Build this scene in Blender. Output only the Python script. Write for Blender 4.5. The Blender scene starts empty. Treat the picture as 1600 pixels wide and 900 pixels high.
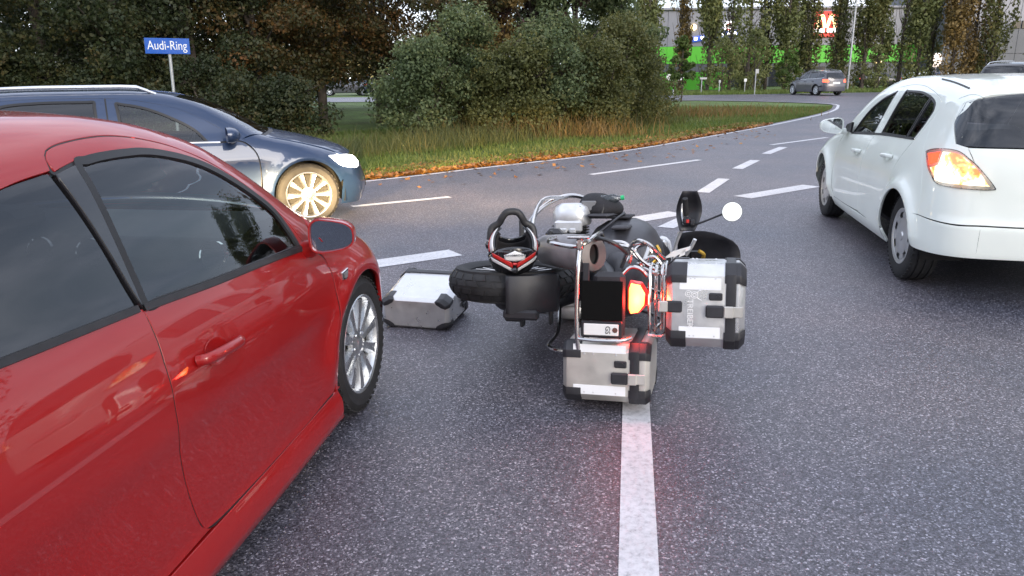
import bpy, bmesh, math, random
import numpy as np
from mathutils import Vector, Matrix, geometry
random.seed(7); RNG = np.random.default_rng(7)
scene = bpy.context.scene
COL = scene.collection
R = math.radians

# ---------------------------------------------------------------- camera
FPX, CAM_H, HORIZON, ROLL = 1180.0, 1.48, 118.0, 0.6        # focal length in pixels of the 1600 x 900 photograph
PITCH = math.atan((450 - HORIZON) / FPX)
CAM = np.array([0, 0, CAM_H])
_fw = np.array([0, math.cos(PITCH), -math.sin(PITCH)])
_r0 = np.array([1.0, 0, 0]); _u0 = np.cross(_r0, _fw)
_rt = _r0*math.cos(R(ROLL)) - _u0*math.sin(R(ROLL)); _up = _u0*math.cos(R(ROLL)) + _r0*math.sin(R(ROLL))
cd = bpy.data.cameras.new('camera'); cam = bpy.data.objects.new('camera', cd); COL.objects.link(cam)
cd.sensor_width = 36; cd.lens = 36*FPX/1600; cd.clip_end = 3000; cd.clip_start = 0.05
cam.matrix_world = Matrix(((_rt[0], _up[0], -_fw[0], 0), (_rt[1], _up[1], -_fw[1], 0), (_rt[2], _up[2], -_fw[2], CAM_H), (0, 0, 0, 1)))
scene.camera = cam
def ray(px, py):
    d = _fw + (px-800)/FPX*_rt - (py-450)/FPX*_up
    return d/np.linalg.norm(d)
def G(px, py, z=0.0):                                       # the ground point under a pixel
    d = ray(px, py); return CAM + d*((z - CAM_H)/d[2])

# ---------------------------------------------------------------- sky, sun, exposure
SUN_ELEV, SUN_AZ = R(20), R(150)                            # azimuth: clockwise from +y
world = bpy.data.worlds.new('World'); scene.world = world; world.use_nodes = True
nt = world.node_tree; nt.nodes.clear()
wo = nt.nodes.new('ShaderNodeOutputWorld'); bg = nt.nodes.new('ShaderNodeBackground')
sky = nt.nodes.new('ShaderNodeTexSky'); sky.sky_type = 'NISHITA'; sky.sun_disc = False
sky.sun_elevation = SUN_ELEV; sky.sun_rotation = SUN_AZ; sky.air_density = 1.0; sky.dust_density = 2.0; sky.ozone_density = 1.5
tc = nt.nodes.new('ShaderNodeTexCoord'); mp = nt.nodes.new('ShaderNodeMapping'); mp.inputs['Scale'].default_value = (1, 1, 2.6)
cn = nt.nodes.new('ShaderNodeTexNoise'); cn.inputs['Scale'].default_value = 2.2; cn.inputs['Detail'].default_value = 7; cn.inputs['Roughness'].default_value = .58
cr = nt.nodes.new('ShaderNodeValToRGB'); cr.color_ramp.elements[0].position = .36; cr.color_ramp.elements[1].position = .66
cr.color_ramp.elements[0].color = (.35, .35, .35, 1); cr.color_ramp.elements[1].color = (.96, .96, .96, 1)
c2 = nt.nodes.new('ShaderNodeTexNoise'); c2.inputs['Scale'].default_value = 4.0; c2.inputs['Detail'].default_value = 5
c3 = nt.nodes.new('ShaderNodeValToRGB')
c3.color_ramp.elements[0].position = .3; c3.color_ramp.elements[0].color = (6.0, 6.6, 8.2, 1)
c3.color_ramp.elements[1].position = .7; c3.color_ramp.elements[1].color = (10.0, 10.3, 11.6, 1)
mx = nt.nodes.new('ShaderNodeMix'); mx.data_type = 'RGBA'
nt.links.new(tc.outputs['Generated'], mp.inputs['Vector']); nt.links.new(mp.outputs[0], cn.inputs['Vector']); nt.links.new(mp.outputs[0], c2.inputs['Vector'])
nt.links.new(cn.outputs['Fac'], cr.inputs['Fac']); nt.links.new(c2.outputs['Fac'], c3.inputs['Fac'])
nt.links.new(cr.outputs['Color'], mx.inputs['Factor']); nt.links.new(sky.outputs[0], mx.inputs['A']); nt.links.new(c3.outputs['Color'], mx.inputs['B'])
nt.links.new(mx.outputs['Result'], bg.inputs['Color']); bg.inputs['Strength'].default_value = .10
nt.links.new(bg.outputs[0], wo.inputs[0])
sd = bpy.data.lights.new('sun', 'SUN'); sd.energy = .7; sd.angle = R(25); sd.color = (1, .95, .9)
sun = bpy.data.objects.new('sun', sd); COL.objects.link(sun)
_s = Vector((math.sin(SUN_AZ)*math.cos(SUN_ELEV), math.cos(SUN_AZ)*math.cos(SUN_ELEV), math.sin(SUN_ELEV)))
sun.rotation_euler = _s.to_track_quat('Z', 'Y').to_euler()
scene.view_settings.view_transform = 'Standard'; scene.view_settings.look = 'None'
scene.view_settings.exposure = 1.2; scene.view_settings.gamma = 1.0; scene.view_settings.use_curve_mapping = False
scene.render.engine = 'CYCLES'; scene.cycles.use_denoising = True
scene.cycles.max_bounces = 8; scene.cycles.transparent_max_bounces = 24
# ---------------------------------------------------------------- materials
def N(nt, typ, **kw):
    n = nt.nodes.new(typ)
    for k, v in kw.items():
        if hasattr(n, k) and k not in n.inputs: setattr(n, k, v)
        else: n.inputs[k].default_value = v
    return n
def mat(name, col=(.5, .5, .5), rough=.5, metal=0.0, coat=0.0, coat_rough=.03, var=0.0, scale=8.0, bump=0.0, bscale=60.0,
        rvar=0.0, emit=None, estr=0.0, spec=.5, detail=6):
    m = bpy.data.materials.new(name); m.use_nodes = True; nt = m.node_tree; b = nt.nodes['Principled BSDF']
    b.inputs['Base Color'].default_value = (*col, 1); b.inputs['Roughness'].default_value = rough; b.inputs['Metallic'].default_value = metal
    b.inputs['Coat Weight'].default_value = coat; b.inputs['Coat Roughness'].default_value = coat_rough
    b.inputs['Specular IOR Level'].default_value = spec
    if emit is not None:
        b.inputs['Emission Color'].default_value = (*emit, 1); b.inputs['Emission Strength'].default_value = estr
    if var or rvar or bump:
        tc = N(nt, 'ShaderNodeTexCoord')
    if var or rvar:
        n = N(nt, 'ShaderNodeTexNoise', Scale=scale, Detail=detail); nt.links.new(tc.outputs['Object'], n.inputs['Vector'])
    if var:
        r = N(nt, 'ShaderNodeValToRGB')
        r.color_ramp.elements[0].position = .3; r.color_ramp.elements[1].position = .7
        r.color_ramp.elements[0].color = (*[max(0, c*(1-var)) for c in col], 1); r.color_ramp.elements[1].color = (*[min(1, c*(1+var)) for c in col], 1)
        nt.links.new(n.outputs['Fac'], r.inputs['Fac']); nt.links.new(r.outputs[0], b.inputs['Base Color'])
    if rvar:
        mr = N(nt, 'ShaderNodeMapRange'); mr.inputs['From Min'].default_value = .3; mr.inputs['From Max'].default_value = .7
        mr.inputs['To Min'].default_value = max(.02, rough - rvar); mr.inputs['To Max'].default_value = min(1, rough + rvar)
        nt.links.new(n.outputs['Fac'], mr.inputs['Value']); nt.links.new(mr.outputs[0], b.inputs['Roughness'])
    if bump:
        n2 = N(nt, 'ShaderNodeTexNoise', Scale=bscale, Detail=4); nt.links.new(tc.outputs['Object'], n2.inputs['Vector'])
        bp = N(nt, 'ShaderNodeBump', Strength=bump, Distance=.01); nt.links.new(n2.outputs['Fac'], bp.inputs['Height']); nt.links.new(bp.outputs[0], b.inputs['Normal'])
    return m
def glass(name, tint=(.6, .65, .65), refl=1.0):
    m = bpy.data.materials.new(name); m.use_nodes = True; nt = m.node_tree; nt.nodes.clear()
    o = N(nt, 'ShaderNodeOutputMaterial'); t = N(nt, 'ShaderNodeBsdfTransparent', Color=(*tint, 1)); g = N(nt, 'ShaderNodeBsdfGlossy', Roughness=.012, Color=(.95*refl, .97*refl, 1*refl, 1))
    f = N(nt, 'ShaderNodeFresnel', IOR=1.52); mx = N(nt, 'ShaderNodeMixShader')
    ml = N(nt, 'ShaderNodeMath', operation='MULTIPLY_ADD'); ml.inputs[1].default_value = 1.1; ml.inputs[2].default_value = .02; ml.use_clamp = True
    nt.links.new(f.outputs[0], ml.inputs[0]); nt.links.new(ml.outputs[0], mx.inputs[0]); nt.links.new(t.outputs[0], mx.inputs[1]); nt.links.new(g.outputs[0], mx.inputs[2]); nt.links.new(mx.outputs[0], o.inputs[0])
    return m
M = {}
def paint(name, col, flake=0.0):
    m = mat(name, col, rough=.42, metal=flake, coat=.85, coat_rough=.025, var=.03, scale=3, spec=.3)
    return m
M['red'] = paint('red_paint', (.29, .005, .005)); M['white'] = paint('white_paint', (.80, .84, .775))
M['blue'] = paint('blue_paint', (.014, .034, .085), .3); M['grey'] = paint('grey_paint', (.10, .10, .115), .5); M['blackp'] = paint('black_paint', (.012, .013, .016))
M['gloss_black'] = mat('gloss_black', (.012, .012, .014), .12, coat=.6)
M['black'] = mat('black_plastic', (.018, .018, .02), .5, var=.25, scale=20, bump=.08, bscale=400)
M['rubber'] = mat('tyre_rubber', (.016, .016, .017), .72, var=.35, scale=14, bump=.15, bscale=150)
M['seal'] = mat('rubber_seal', (.01, .01, .011), .45)
M['dark'] = mat('dark_void', (.008, .008, .008), .8)
M['alloy'] = mat('alloy_rim', (.62, .64, .66), .28, .9, rvar=.08, scale=12)
M['hubcap'] = mat('hubcap_silver', (.58, .59, .59), .36, .75, var=.08, scale=9)
M['chrome'] = mat('chrome', (.8, .8, .8), .08, 1.0)
M['disc'] = mat('brake_disc', (.25, .22, .2), .4, .9, var=.3, scale=30)
M['cloth'] = mat('seat_cloth', (.025, .026, .03), .85, bump=.3, bscale=300, var=.2, scale=30)
M['trim'] = mat('dash_plastic', (.03, .032, .036), .6, bump=.2, bscale=300)
M['trim_grey'] = mat('light_trim', (.16, .16, .165), .6)
M['glass_side'] = glass('side_glass', (.62, .68, .66)); M['glass_dark'] = glass('tinted_glass', (.10, .105, .11)); M['glass_mid'] = glass('rear_glass', (.30, .30, .31))
M['mirror'] = mat('mirror_glass', (.85, .87, .9), .03, 1.0)
M['mirror_dark'] = mat('dark_reflection_mirror', (.22, .25, .30), .03, 1.0)  # base colour darkened to stand for dark trees reflected in the glass
M['amber'] = mat('amber_lens', (.6, .25, .03), .15, coat=.6)
M['lens_red'] = mat('red_lens', (.45, .01, .01), .12, coat=.8, emit=(1, .03, .02), estr=.45)
M['lens_clear'] = mat('clear_lens', (.75, .75, .75), .1, coat=.8)
M['tail_on'] = mat('lit_tail_lamp', (.6, .05, .03), .2, emit=(1, .07, .03), estr=2.2)
M['tail_hot'] = mat('lit_tail_filament', (.9, .4, .2), .2, emit=(1, .66, .34), estr=3.4)
M['tail_orange'] = mat('lit_amber_lamp', (.9, .4, .1), .2, emit=(1, .45, .12), estr=1.8)
M['head_on'] = mat('lit_head_lamp', (.9, .9, .9), .2, emit=(1, .97, .9), estr=6)
def lamp_pattern():
    m = M['tail_hot']; nt = m.node_tree; b = nt.nodes['Principled BSDF']; tc = N(nt, 'ShaderNodeTexCoord')
    n = N(nt, 'ShaderNodeTexNoise', Scale=11.0, Detail=3, Distortion=.6); v = N(nt, 'ShaderNodeTexVoronoi', Scale=55.0); nt.links.new(tc.outputs['Object'], n.inputs['Vector']); nt.links.new(tc.outputs['Object'], v.inputs['Vector'])
    r = N(nt, 'ShaderNodeValToRGB'); e = r.color_ramp.elements; e[0].position = .31; e[0].color = (.9, .10, .03, 1); e[1].position = .50; e[1].color = (1, .84, .68, 1); q = e.new(.39); q.color = (1, .45, .12, 1)
    ad = N(nt, 'ShaderNodeMath', operation='MULTIPLY_ADD'); ad.inputs[1].default_value = -.10; nt.links.new(v.outputs['Distance'], ad.inputs[0]); nt.links.new(n.outputs[0], ad.inputs[2]); nt.links.new(ad.outputs[0], r.inputs[0]); nt.links.new(r.outputs[0], b.inputs['Emission Color']); b.inputs['Emission Strength'].default_value = 2.0
lamp_pattern()
M['plate'] = mat('number_plate', (.75, .75, .73), .5)

# ---------------------------------------------------------------- objects
def setp(o, label=None, cat=None, group=None, kind=None):
    if label: o['label'] = label
    if cat: o['category'] = cat
    if group: o['group'] = group
    if kind: o['kind'] = kind
    return o
def thing(name, label, cat, loc=(0, 0, 0), rotz=0.0, group=None):
    o = bpy.data.objects.new(name, None); COL.objects.link(o); o.location = loc; o.rotation_euler = (0, 0, rotz); o.empty_display_size = .1
    return setp(o, label, cat, group)
def link(name, me, m, parent=None):
    o = bpy.data.objects.new(name, me); COL.objects.link(o)
    if m is not None and not me.materials: me.materials.append(m)
    if parent is not None: o.parent = parent
    return o
def mesh_np(name, V, F, m, parent=None, smooth=False):
    """V (N,3); F (K,3|4) equal-sized faces, quick for big meshes"""
    V = np.asarray(V, np.float32); F = np.asarray(F, np.int32); k = F.shape[1]
    me = bpy.data.meshes.new(name); me.vertices.add(len(V)); me.vertices.foreach_set('co', V.ravel())
    me.loops.add(F.size); me.loops.foreach_set('vertex_index', F.ravel())
    me.polygons.add(len(F)); me.polygons.foreach_set('loop_start', np.arange(len(F), dtype=np.int32)*k)
    if smooth: me.polygons.foreach_set('use_smooth', np.ones(len(F), bool))
    me.update(calc_edges=True)
    return link(name, me, m, parent)
def catmull(P, n=8, closed=False):
    P = [np.asarray(p, float) for p in P]; L = len(P); out = []
    rng = range(L if closed else L-1)
    for i in rng:
        p1, p2 = P[i], P[(i+1) % L]
        p0 = P[i-1] if (closed or i > 0) else 2*p1 - p2
        p3 = P[(i+2) % L] if (closed or i+2 < L) else 2*p2 - p1
        for j in range(n):
            t = j/n
            out.append(.5*((2*p1) + (-p0+p2)*t + (2*p0-5*p1+4*p2-p3)*t*t + (-p0+3*p1-3*p2+p3)*t**3))
    if not closed: out.append(P[-1])
    return out
def frame_of(d):
    d = np.asarray(d, float); d = d/np.linalg.norm(d)
    a = np.array([0, 0, 1.0]) if abs(d[2]) < .9 else np.array([1.0, 0, 0])
    u = np.cross(a, d); u /= np.linalg.norm(u); return u, np.cross(d, u), d
class MB:
    def __init__(s): s.v = []; s.f = []
    def add(s, V, F):
        o = len(s.v); s.v += [tuple(map(float, p)) for p in V]; s.f += [tuple(i+o for i in f) for f in F]; return s
    def box(s, c, size, bev=0.0, rot=None, taper=None):
        """bevelled box; rot 3x3; taper (sx, sy) scales the top"""
        hx, hy, hz = [q/2 for q in size]; b = min(bev, hx*.9, hy*.9, hz*.9)
        tx, ty = taper or (1, 1)
        if b <= 0:
            V = [(x, y, z) for z in (-hz, hz) for y in (-hy, hy) for x in (-hx, hx)]
            F = [(0, 2, 3, 1), (4, 5, 7, 6), (0, 1, 5, 4), (2, 6, 7, 3), (0, 4, 6, 2), (1, 3, 7, 5)]
        else:
            V = []; idx = {}
            for sx in (-1, 1):
                for sy in (-1, 1):
                    for sz in (-1, 1):
                        for ax in range(3):
                            p = [sx*(hx-b), sy*(hy-b), sz*(hz-b)]; p[ax] = (sx*hx, sy*hy, sz*hz)[ax]
                            idx[(sx, sy, sz, ax)] = len(V); V.append(tuple(p))
            F = []
            for ax in range(3):
                a1, a2 = (ax+1) % 3, (ax+2) % 3
                for sg in (-1, 1):
                    q = []
                    for (p1, p2) in ((-1, -1), (1, -1), (1, 1), (-1, 1)):
                        k = [0, 0, 0]; k[ax] = sg; k[a1] = p1; k[a2] = p2; q.append(idx[(*k, ax)])
                    F.append(tuple(q if sg > 0 else q[::-1]))
            for ax in range(3):
                a1, a2 = (ax+1) % 3, (ax+2) % 3
                for p1 in (-1, 1):
                    for p2 in (-1, 1):
                        k0 = [0]*3; k1 = [0]*3; k0[ax] = -1; k1[ax] = 1
                        for k in (k0, k1): k[a1] = p1; k[a2] = p2
                        q = [idx[(*k0, a1)], idx[(*k1, a1)], idx[(*k1, a2)], idx[(*k0, a2)]]
                        F.append(tuple(q if p1*p2 < 0 else q[::-1]))
            for sx in (-1, 1):
                for sy in (-1, 1):
                    for sz in (-1, 1):
                        q = [idx[(sx, sy, sz, 0)], idx[(sx, sy, sz, 1)], idx[(sx, sy, sz, 2)]]
                        F.append(tuple(q if sx*sy*sz > 0 else q[::-1]))
        V = np.array(V, float)
        k = (V[:, 2] + hz)/(2*hz); V[:, 0] *= 1 + (tx-1)*k; V[:, 1] *= 1 + (ty-1)*k
        if rot is not None: V = V @ np.asarray(rot).T
        return s.add(V + np.asarray(c, float), F)
    def tube(s, path, r, n=10, closed=False, cap=True, flat=1.0):
        P = [np.asarray(p, float) for p in path]; L = len(P); rr = r if hasattr(r, '__len__') else [r]*L
        V = []; pu = None
        for i in range(L):
            a = P[i-1] if (i > 0 or closed) else P[i]; b = P[(i+1) % L] if (i < L-1 or closed) else P[i]
            d = b - a; d = d/max(np.linalg.norm(d), 1e-9)
            if pu is None: u, v, _ = frame_of(d)
            else:
                u = pu - d*(pu@d); u /= max(np.linalg.norm(u), 1e-9); v = np.cross(d, u)
            pu = u
            for j in range(n):
                t = 2*math.pi*j/n; V.append(P[i] + rr[i]*(math.cos(t)*u + flat*math.sin(t)*v))
        F = []
        for i in range(L if closed else L-1):
            i2 = (i+1) % L
            for j in range(n): F.append((i*n+j, i*n+(j+1) % n, i2*n+(j+1) % n, i2*n+j))
        if cap and not closed: F.append(tuple(range(n))[::-1]); F.append(tuple((L-1)*n+j for j in range(n)))
        return s.add(V, F)
    def lathe(s, prof, o=(0, 0, 0), axis=(0, 0, 1), n=32, u=None, sweep=2*math.pi, start=0.0):
        """prof: (radius, height) pairs"""
        uu, vv, w = frame_of(axis); o = np.asarray(o, float); full = abs(sweep-2*math.pi) < 1e-6
        V = []; K = n if full else n+1
        for (r, h) in prof:
            for j in range(K):
                t = start + sweep*j/n; V.append(o + w*h + r*(math.cos(t)*uu + math.sin(t)*vv))
        F = []
        for i in range(len(prof)-1):
            for j in range(n): F.append((i*K+j, i*K+(j+1) % K, (i+1)*K+(j+1) % K, (i+1)*K+j))
        return s.add(V, F)
    def prism(s, poly, o, e1, e2, depth, top=1.0, c=None):
        """closed 2D outline in (e1, e2), pushed along e1 x e2 by depth; top scales the far end"""
        o, e1, e2 = (np.asarray(q, float) for q in (o, e1, e2)); w = np.cross(e1, e2); n = len(poly)
        cx = np.mean(np.array(poly), 0) if c is None else np.array(c)
        V = [o + a*e1 + b*e2 for a, b in poly] + [o + (cx[0]+(a-cx[0])*top)*e1 + (cx[1]+(b-cx[1])*top)*e2 + w*depth for a, b in poly]
        F = [tuple(range(n))[::-1], tuple(range(n, 2*n))] + [(i, (i+1) % n, n+(i+1) % n, n+i) for i in range(n)]
        return s.add(V, F)
    def ball(s, c, r, n=16, m=10, rot=None):
        r = np.array(r if hasattr(r, '__len__') else [r]*3); V = []
        for i in range(m+1):
            t = math.pi*i/m
            for j in range(n): V.append(np.array([math.sin(t)*math.cos(2*math.pi*j/n), math.sin(t)*math.sin(2*math.pi*j/n), math.cos(t)])*r)
        V = np.array(V)
        if rot is not None: V = V @ np.asarray(rot).T
        F = [(i*n+j, (i+1)*n+j, (i+1)*n+(j+1) % n, i*n+(j+1) % n) for i in range(m) for j in range(n)]
        return s.add(V + np.asarray(c, float), F)
    def build(s, name, m, parent=None, smooth=35, bevel=0.0, sub=0, weld=True):
        me = bpy.data.meshes.new(name); me.from_pydata(s.v, [], s.f)
        bm = bmesh.new(); bm.from_mesh(me)
        if weld: bmesh.ops.remove_doubles(bm, verts=bm.verts, dist=1e-5)
        bmesh.ops.dissolve_degenerate(bm, edges=bm.edges, dist=1e-6)
        bmesh.ops.recalc_face_normals(bm, faces=bm.faces)
        if bevel:
            es = [e for e in bm.edges if len(e.link_faces) == 2 and e.calc_face_angle(0) > R(30)]
            bmesh.ops.bevel(bm, geom=es, offset=bevel, segments=2, affect='EDGES', profile=.6)
        bm.to_mesh(me); bm.free()
        if smooth:
            me.polygons.foreach_set('use_smooth', [True]*len(me.polygons)); me.set_sharp_from_angle(angle=R(smooth))
        o = link(name, me, m, parent)
        if sub:
            md = o.modifiers.new('sub', 'SUBSURF'); md.levels = sub; md.render_levels = sub
        return o
def copy_tree(o, parent=None):
    c = o.copy(); COL.objects.link(c); c.parent = parent
    for ch in list(o.children): copy_tree(ch, c)
    return c
def text_mesh(body, size):
    """outline of a built-in font as a flat mesh, centred; returns mesh data"""
    cu = bpy.data.curves.new('lettering', 'FONT'); cu.body = body; cu.size = size; cu.align_x = 'CENTER'; cu.align_y = 'CENTER'; cu.extrude = .0008
    o = bpy.data.objects.new('lettering', cu); COL.objects.link(o)
    me = bpy.data.meshes.new_from_object(o.evaluated_get(bpy.context.evaluated_depsgraph_get()))
    bpy.data.objects.remove(o); return me
def lettering(name, body, size, m, parent, o, e1, e2, sx=1.0):
    me = text_mesh(body, size); e1, e2 = Vector(e1).normalized(), Vector(e2).normalized(); w = e1.cross(e2)
    me.transform(Matrix(((e1.x*sx, e2.x, w.x, o[0]), (e1.y*sx, e2.y, w.y, o[1]), (e1.z*sx, e2.z, w.z, o[2]), (0, 0, 0, 1))))
    me.materials.clear()
    return link(name, me, m, parent)
# ---------------------------------------------------------------- car surface
def pchip(xs, ys):
    xs = np.asarray(xs, float); ys = np.asarray(ys, float)
    h = np.diff(xs); d = np.diff(ys) / h
    m = np.zeros_like(ys); m[0] = d[0]; m[-1] = d[-1]
    for i in range(1, len(xs) - 1):
        if d[i-1] * d[i] > 0:
            w1 = 2*h[i] + h[i-1]; w2 = h[i] + 2*h[i-1]
            m[i] = (w1 + w2) / (w1/d[i-1] + w2/d[i])
    def f(x):
        x = np.clip(np.asarray(x, float), xs[0], xs[-1])
        i = np.clip(np.searchsorted(xs, x) - 1, 0, len(xs) - 2)
        t = (x - xs[i]) / h[i]
        return ((1+2*t)*(1-t)**2*ys[i] + t*(1-t)**2*h[i]*m[i] + t*t*(3-2*t)*ys[i+1] + t*t*(t-1)*h[i]*m[i+1])
    return f

def smax(a, b, k):
    q = np.maximum(k - np.abs(a - b), 0) / k
    return np.maximum(a, b) + q*q*k*0.25

class Skin:
    """Outer surface of a car as an implicit function; x forward from the rear axle, y left, z up."""
    def __init__(s, top, plan, inset, front, rear, wb, crown=0.10, belt=(0.93, 0.0), flare=0.02, wr=0.315,
                 kroof=0.10, kend=0.16, kplan=(0.35, 0.22), arch=0.40, crease=None, wsc=0.35, wsx=1.2):
        s.T = pchip(*zip(*sorted(top))); s.W = pchip(*zip(*sorted(plan))); s.D = pchip(*zip(*sorted(inset)))
        s.Xf = pchip(*zip(*sorted(front))); s.Xr = pchip(*zip(*sorted(rear)))
        s.wb, s.crown, s.belt, s.flare, s.wr = wb, crown, belt, flare, wr
        s.wsc, s.wsx = wsc, wsx
        s.kroof, s.kend, s.kplan, s.arch, s.crease = kroof, kend, kplan, arch, crease
    def F(s, x, y, z):
        y = np.abs(y)
        zz = z - np.clip((z - 0.45) / 0.45, 0, 1) * s.belt[1] * (x - 0.8)
        ys = s.W(x) - s.D(zz)
        for xc in (0.0, s.wb):
            r = np.hypot(x - xc, z - s.wr)
            fz = np.clip((z - .22)/.16, 0, 1)
            ys = ys + fz*s.flare * np.exp(-((r - s.arch) / 0.055)**2) + fz*s.flare*0.6*np.exp(-((r - s.arch)/0.12)**2)
        if s.crease:
            zc, a, wdt = s.crease
            ys = ys + a*np.exp(-((z - zc - 0.05*(0.8 - x)) / wdt)**2)
        fs = y - ys
        xe = x + s.wsc*y*y*np.clip((x - s.wsx)/0.5, 0, 1)
        tx = s.T(xe); sl = (s.T(xe + .02) - s.T(xe - .02)) / .04
        ft = (z - tx + s.crown * y * y) / np.sqrt(1 + sl*sl)
        ff = x - (s.Xf(z) - s.kplan[0]*y*y)
        fr = (s.Xr(z) + s.kplan[1]*y*y) - x
        return smax(smax(fs, ft, s.kroof), smax(ff, fr, .05), s.kend)
    def hit(s, o, d, tmax=4.0, n=160):
        """first crossing along rays (o, d); arrays (N,3)"""
        o = np.asarray(o, float); d = np.asarray(d, float)
        N = len(o); lo = np.zeros(N); hi = np.full(N, np.nan); found = np.zeros(N, bool)
        step = tmax / n
        for i in range(1, n + 1):
            p = o + d * (i*step)
            v = s.F(p[:, 0], p[:, 1], p[:, 2]) < 0
            new = v & ~found
            hi[new] = i*step; lo[new] = (i-1)*step; found |= v
            if found.all(): break
        hi[~found] = tmax; lo[~found] = tmax
        for _ in range(22):
            m = (lo + hi) / 2; p = o + d*m[:, None]
            v = s.F(p[:, 0], p[:, 1], p[:, 2]) < 0
            hi = np.where(v, m, hi); lo = np.where(v, lo, m)
        return o + d*hi[:, None], found
    def normal(s, p):
        e = 0.004; x, y, z = p.T
        g = np.stack([s.F(x+e, y, z) - s.F(x-e, y, z), s.F(x, y+e, z) - s.F(x, y-e, z), s.F(x, y, z+e) - s.F(x, y, z-e)], 1)
        return g / np.maximum(np.linalg.norm(g, axis=1), 1e-9)[:, None]

RED_SKIN = Skin(
    top=[(3.54,.50),(3.37,.70),(3.12,.80),(2.87,.885),(2.67,.945),(2.56,.99),(2.42,1.07),(2.29,1.15),(2.12,1.245),(1.96,1.318),(1.72,1.378),(1.40,1.412),(1.02,1.42),(.55,1.405),(.1,1.365),(-.25,1.29),(-.5,1.20),(-.72,1.05),(-.80,.9)],
    plan=[(-.8,.80),(-.4,.862),(0,.878),(.8,.884),(1.6,.884),(2.3,.876),(2.7,.866),(3.05,.84),(3.45,.76)],
    inset=[(.0,.075),(.08,.02),(.14,-.008),(.19,-.004),(.235,.012),(.27,.017),(.34,.016),(.42,.016),(.52,.012),(.62,.0),(.70,.002),(.78,.018),(.86,.041),(.93,.066),(.98,.086),(1.1,.128),(1.2,.165),(1.3,.212),(1.4,.28),(1.5,.37)],
    front=[(.0,3.28),(.2,3.43),(.4,3.50),(.6,3.47),(.75,3.38),(.9,3.26),(1.5,3.16)],
    rear=[(.0,-.60),(.2,-.68),(.45,-.74),(.7,-.74),(.9,-.73),(1.05,-.70),(1.2,-.60),(1.35,-.45),(1.5,-.3)],
    wb=2.614, belt=(.93, .0), flare=.018, wr=.316, arch=.365, crown=.07, kplan=(.62,.22))
WHITE_SKIN = Skin(
    top=[(3.52,.50),(3.35,.72),(3.1,.83),(2.8,.92),(2.55,.98),(2.45,1.02),(2.25,1.15),(2.0,1.29),(1.8,1.37),(1.55,1.425),(1.2,1.455),(.8,1.46),(.3,1.445),(-.15,1.41),(-.45,1.375),(-.58,1.32),(-.80,1.0)],
    plan=[(-.8,.80),(-.4,.862),(0,.876),(.8,.88),(1.6,.88),(2.3,.872),(2.7,.862),(3.05,.83),(3.45,.74)],
    inset=[(.0,.12),(.14,.09),(.20,.045),(.27,.018),(.34,.010),(.45,.004),(.60,.0),(.72,.006),(.82,.022),(.90,.042),(.97,.066),(1.02,.086),(1.12,.125),(1.22,.165),(1.32,.212),(1.4,.265),(1.5,.37)],
    front=[(.0,3.28),(.2,3.43),(.4,3.50),(.6,3.47),(.75,3.38),(.9,3.26),(1.5,3.16)],
    rear=[(.0,-.62),(.2,-.72),(.35,-.78),(.50,-.785),(.58,-.76),(.75,-.745),(.95,-.735),(1.02,-.72),(1.2,-.655),(1.36,-.585),(1.5,-.54)],
    wb=2.614, belt=(1.0, -.02), flare=.034, wr=.316, arch=.365, crown=.06, kplan=(.5,.20), kend=.20)
def inside(poly, P):
    poly = np.asarray(poly); x, y = P[:, 0], P[:, 1]; c = np.zeros(len(P), bool); n = len(poly)
    for i in range(n):
        x1, y1 = poly[i]; x2, y2 = poly[(i+1) % n]
        if y1 == y2: continue
        c ^= ((y1 > y) != (y2 > y)) & (x < (x2-x1)*(y-y1)/(y2-y1) + x1)
    return c
def seg_dist(poly, P):
    poly = np.asarray(poly); d = np.full(len(P), 1e9)
    for i in range(len(poly)):
        a = poly[i]; b = poly[(i+1) % len(poly)]; ab = b-a; t = np.clip(((P-a)@ab)/max(ab@ab, 1e-12), 0, 1)
        d = np.minimum(d, np.linalg.norm(P - a - t[:, None]*ab, axis=1))
    return d
def outline(pts, step, corner=48):
    """closed outline: smooth through gentle points, straight to sharp corners, resampled at step"""
    P = np.array([p[:2] for p in pts], float); n = len(P); out = []
    ang = []
    for i in range(n):
        a = P[i]-P[i-1]; b = P[(i+1) % n]-P[i]
        ang.append(abs(math.degrees(math.atan2(a[0]*b[1]-a[1]*b[0], a@b))) > corner)
    for i in range(n):
        p1, p2 = P[i], P[(i+1) % n]; p0 = P[i-1] if not ang[i] else 2*p1-p2; p3 = P[(i+2) % n] if not ang[(i+1) % n] else 2*p2-p1
        k = max(1, int(np.linalg.norm(p2-p1)/step+.5))
        for j in range(k):
            t = j/k
            out.append(.5*((2*p1)+(-p0+p2)*t+(2*p0-5*p1+4*p2-p3)*t*t+(-p0+3*p1-3*p2+p3)*t**3))
    return np.array(out)
def inset(poly, d):
    a = np.roll(poly, 1, 0); b = np.roll(poly, -1, 0); t = b-a; t /= np.maximum(np.linalg.norm(t, axis=1), 1e-9)[:, None]
    area = np.sum(poly[:, 0]*b[:, 1]-b[:, 0]*poly[:, 1]); nrm = np.stack([-t[:, 1], t[:, 0]], 1)*(1 if area > 0 else -1)
    return poly + nrm*d
CH = {'side': ((0, -1, 0), (-1, 0, 0), (0, 0, 1)), 'top': ((0, 0, -1), (1, 0, 0), (0, 1, 0)), 'rear': ((1, 0, 0), (0, -1, 0), (0, 0, 1)), 'front': ((-1, 0, 0), (0, 1, 0), (0, 0, 1))}
_a = R(45); CH['corner'] = ((math.sin(_a), -math.cos(_a), 0), (-math.cos(_a), -math.sin(_a), 0), (0, 0, 1))
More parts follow.
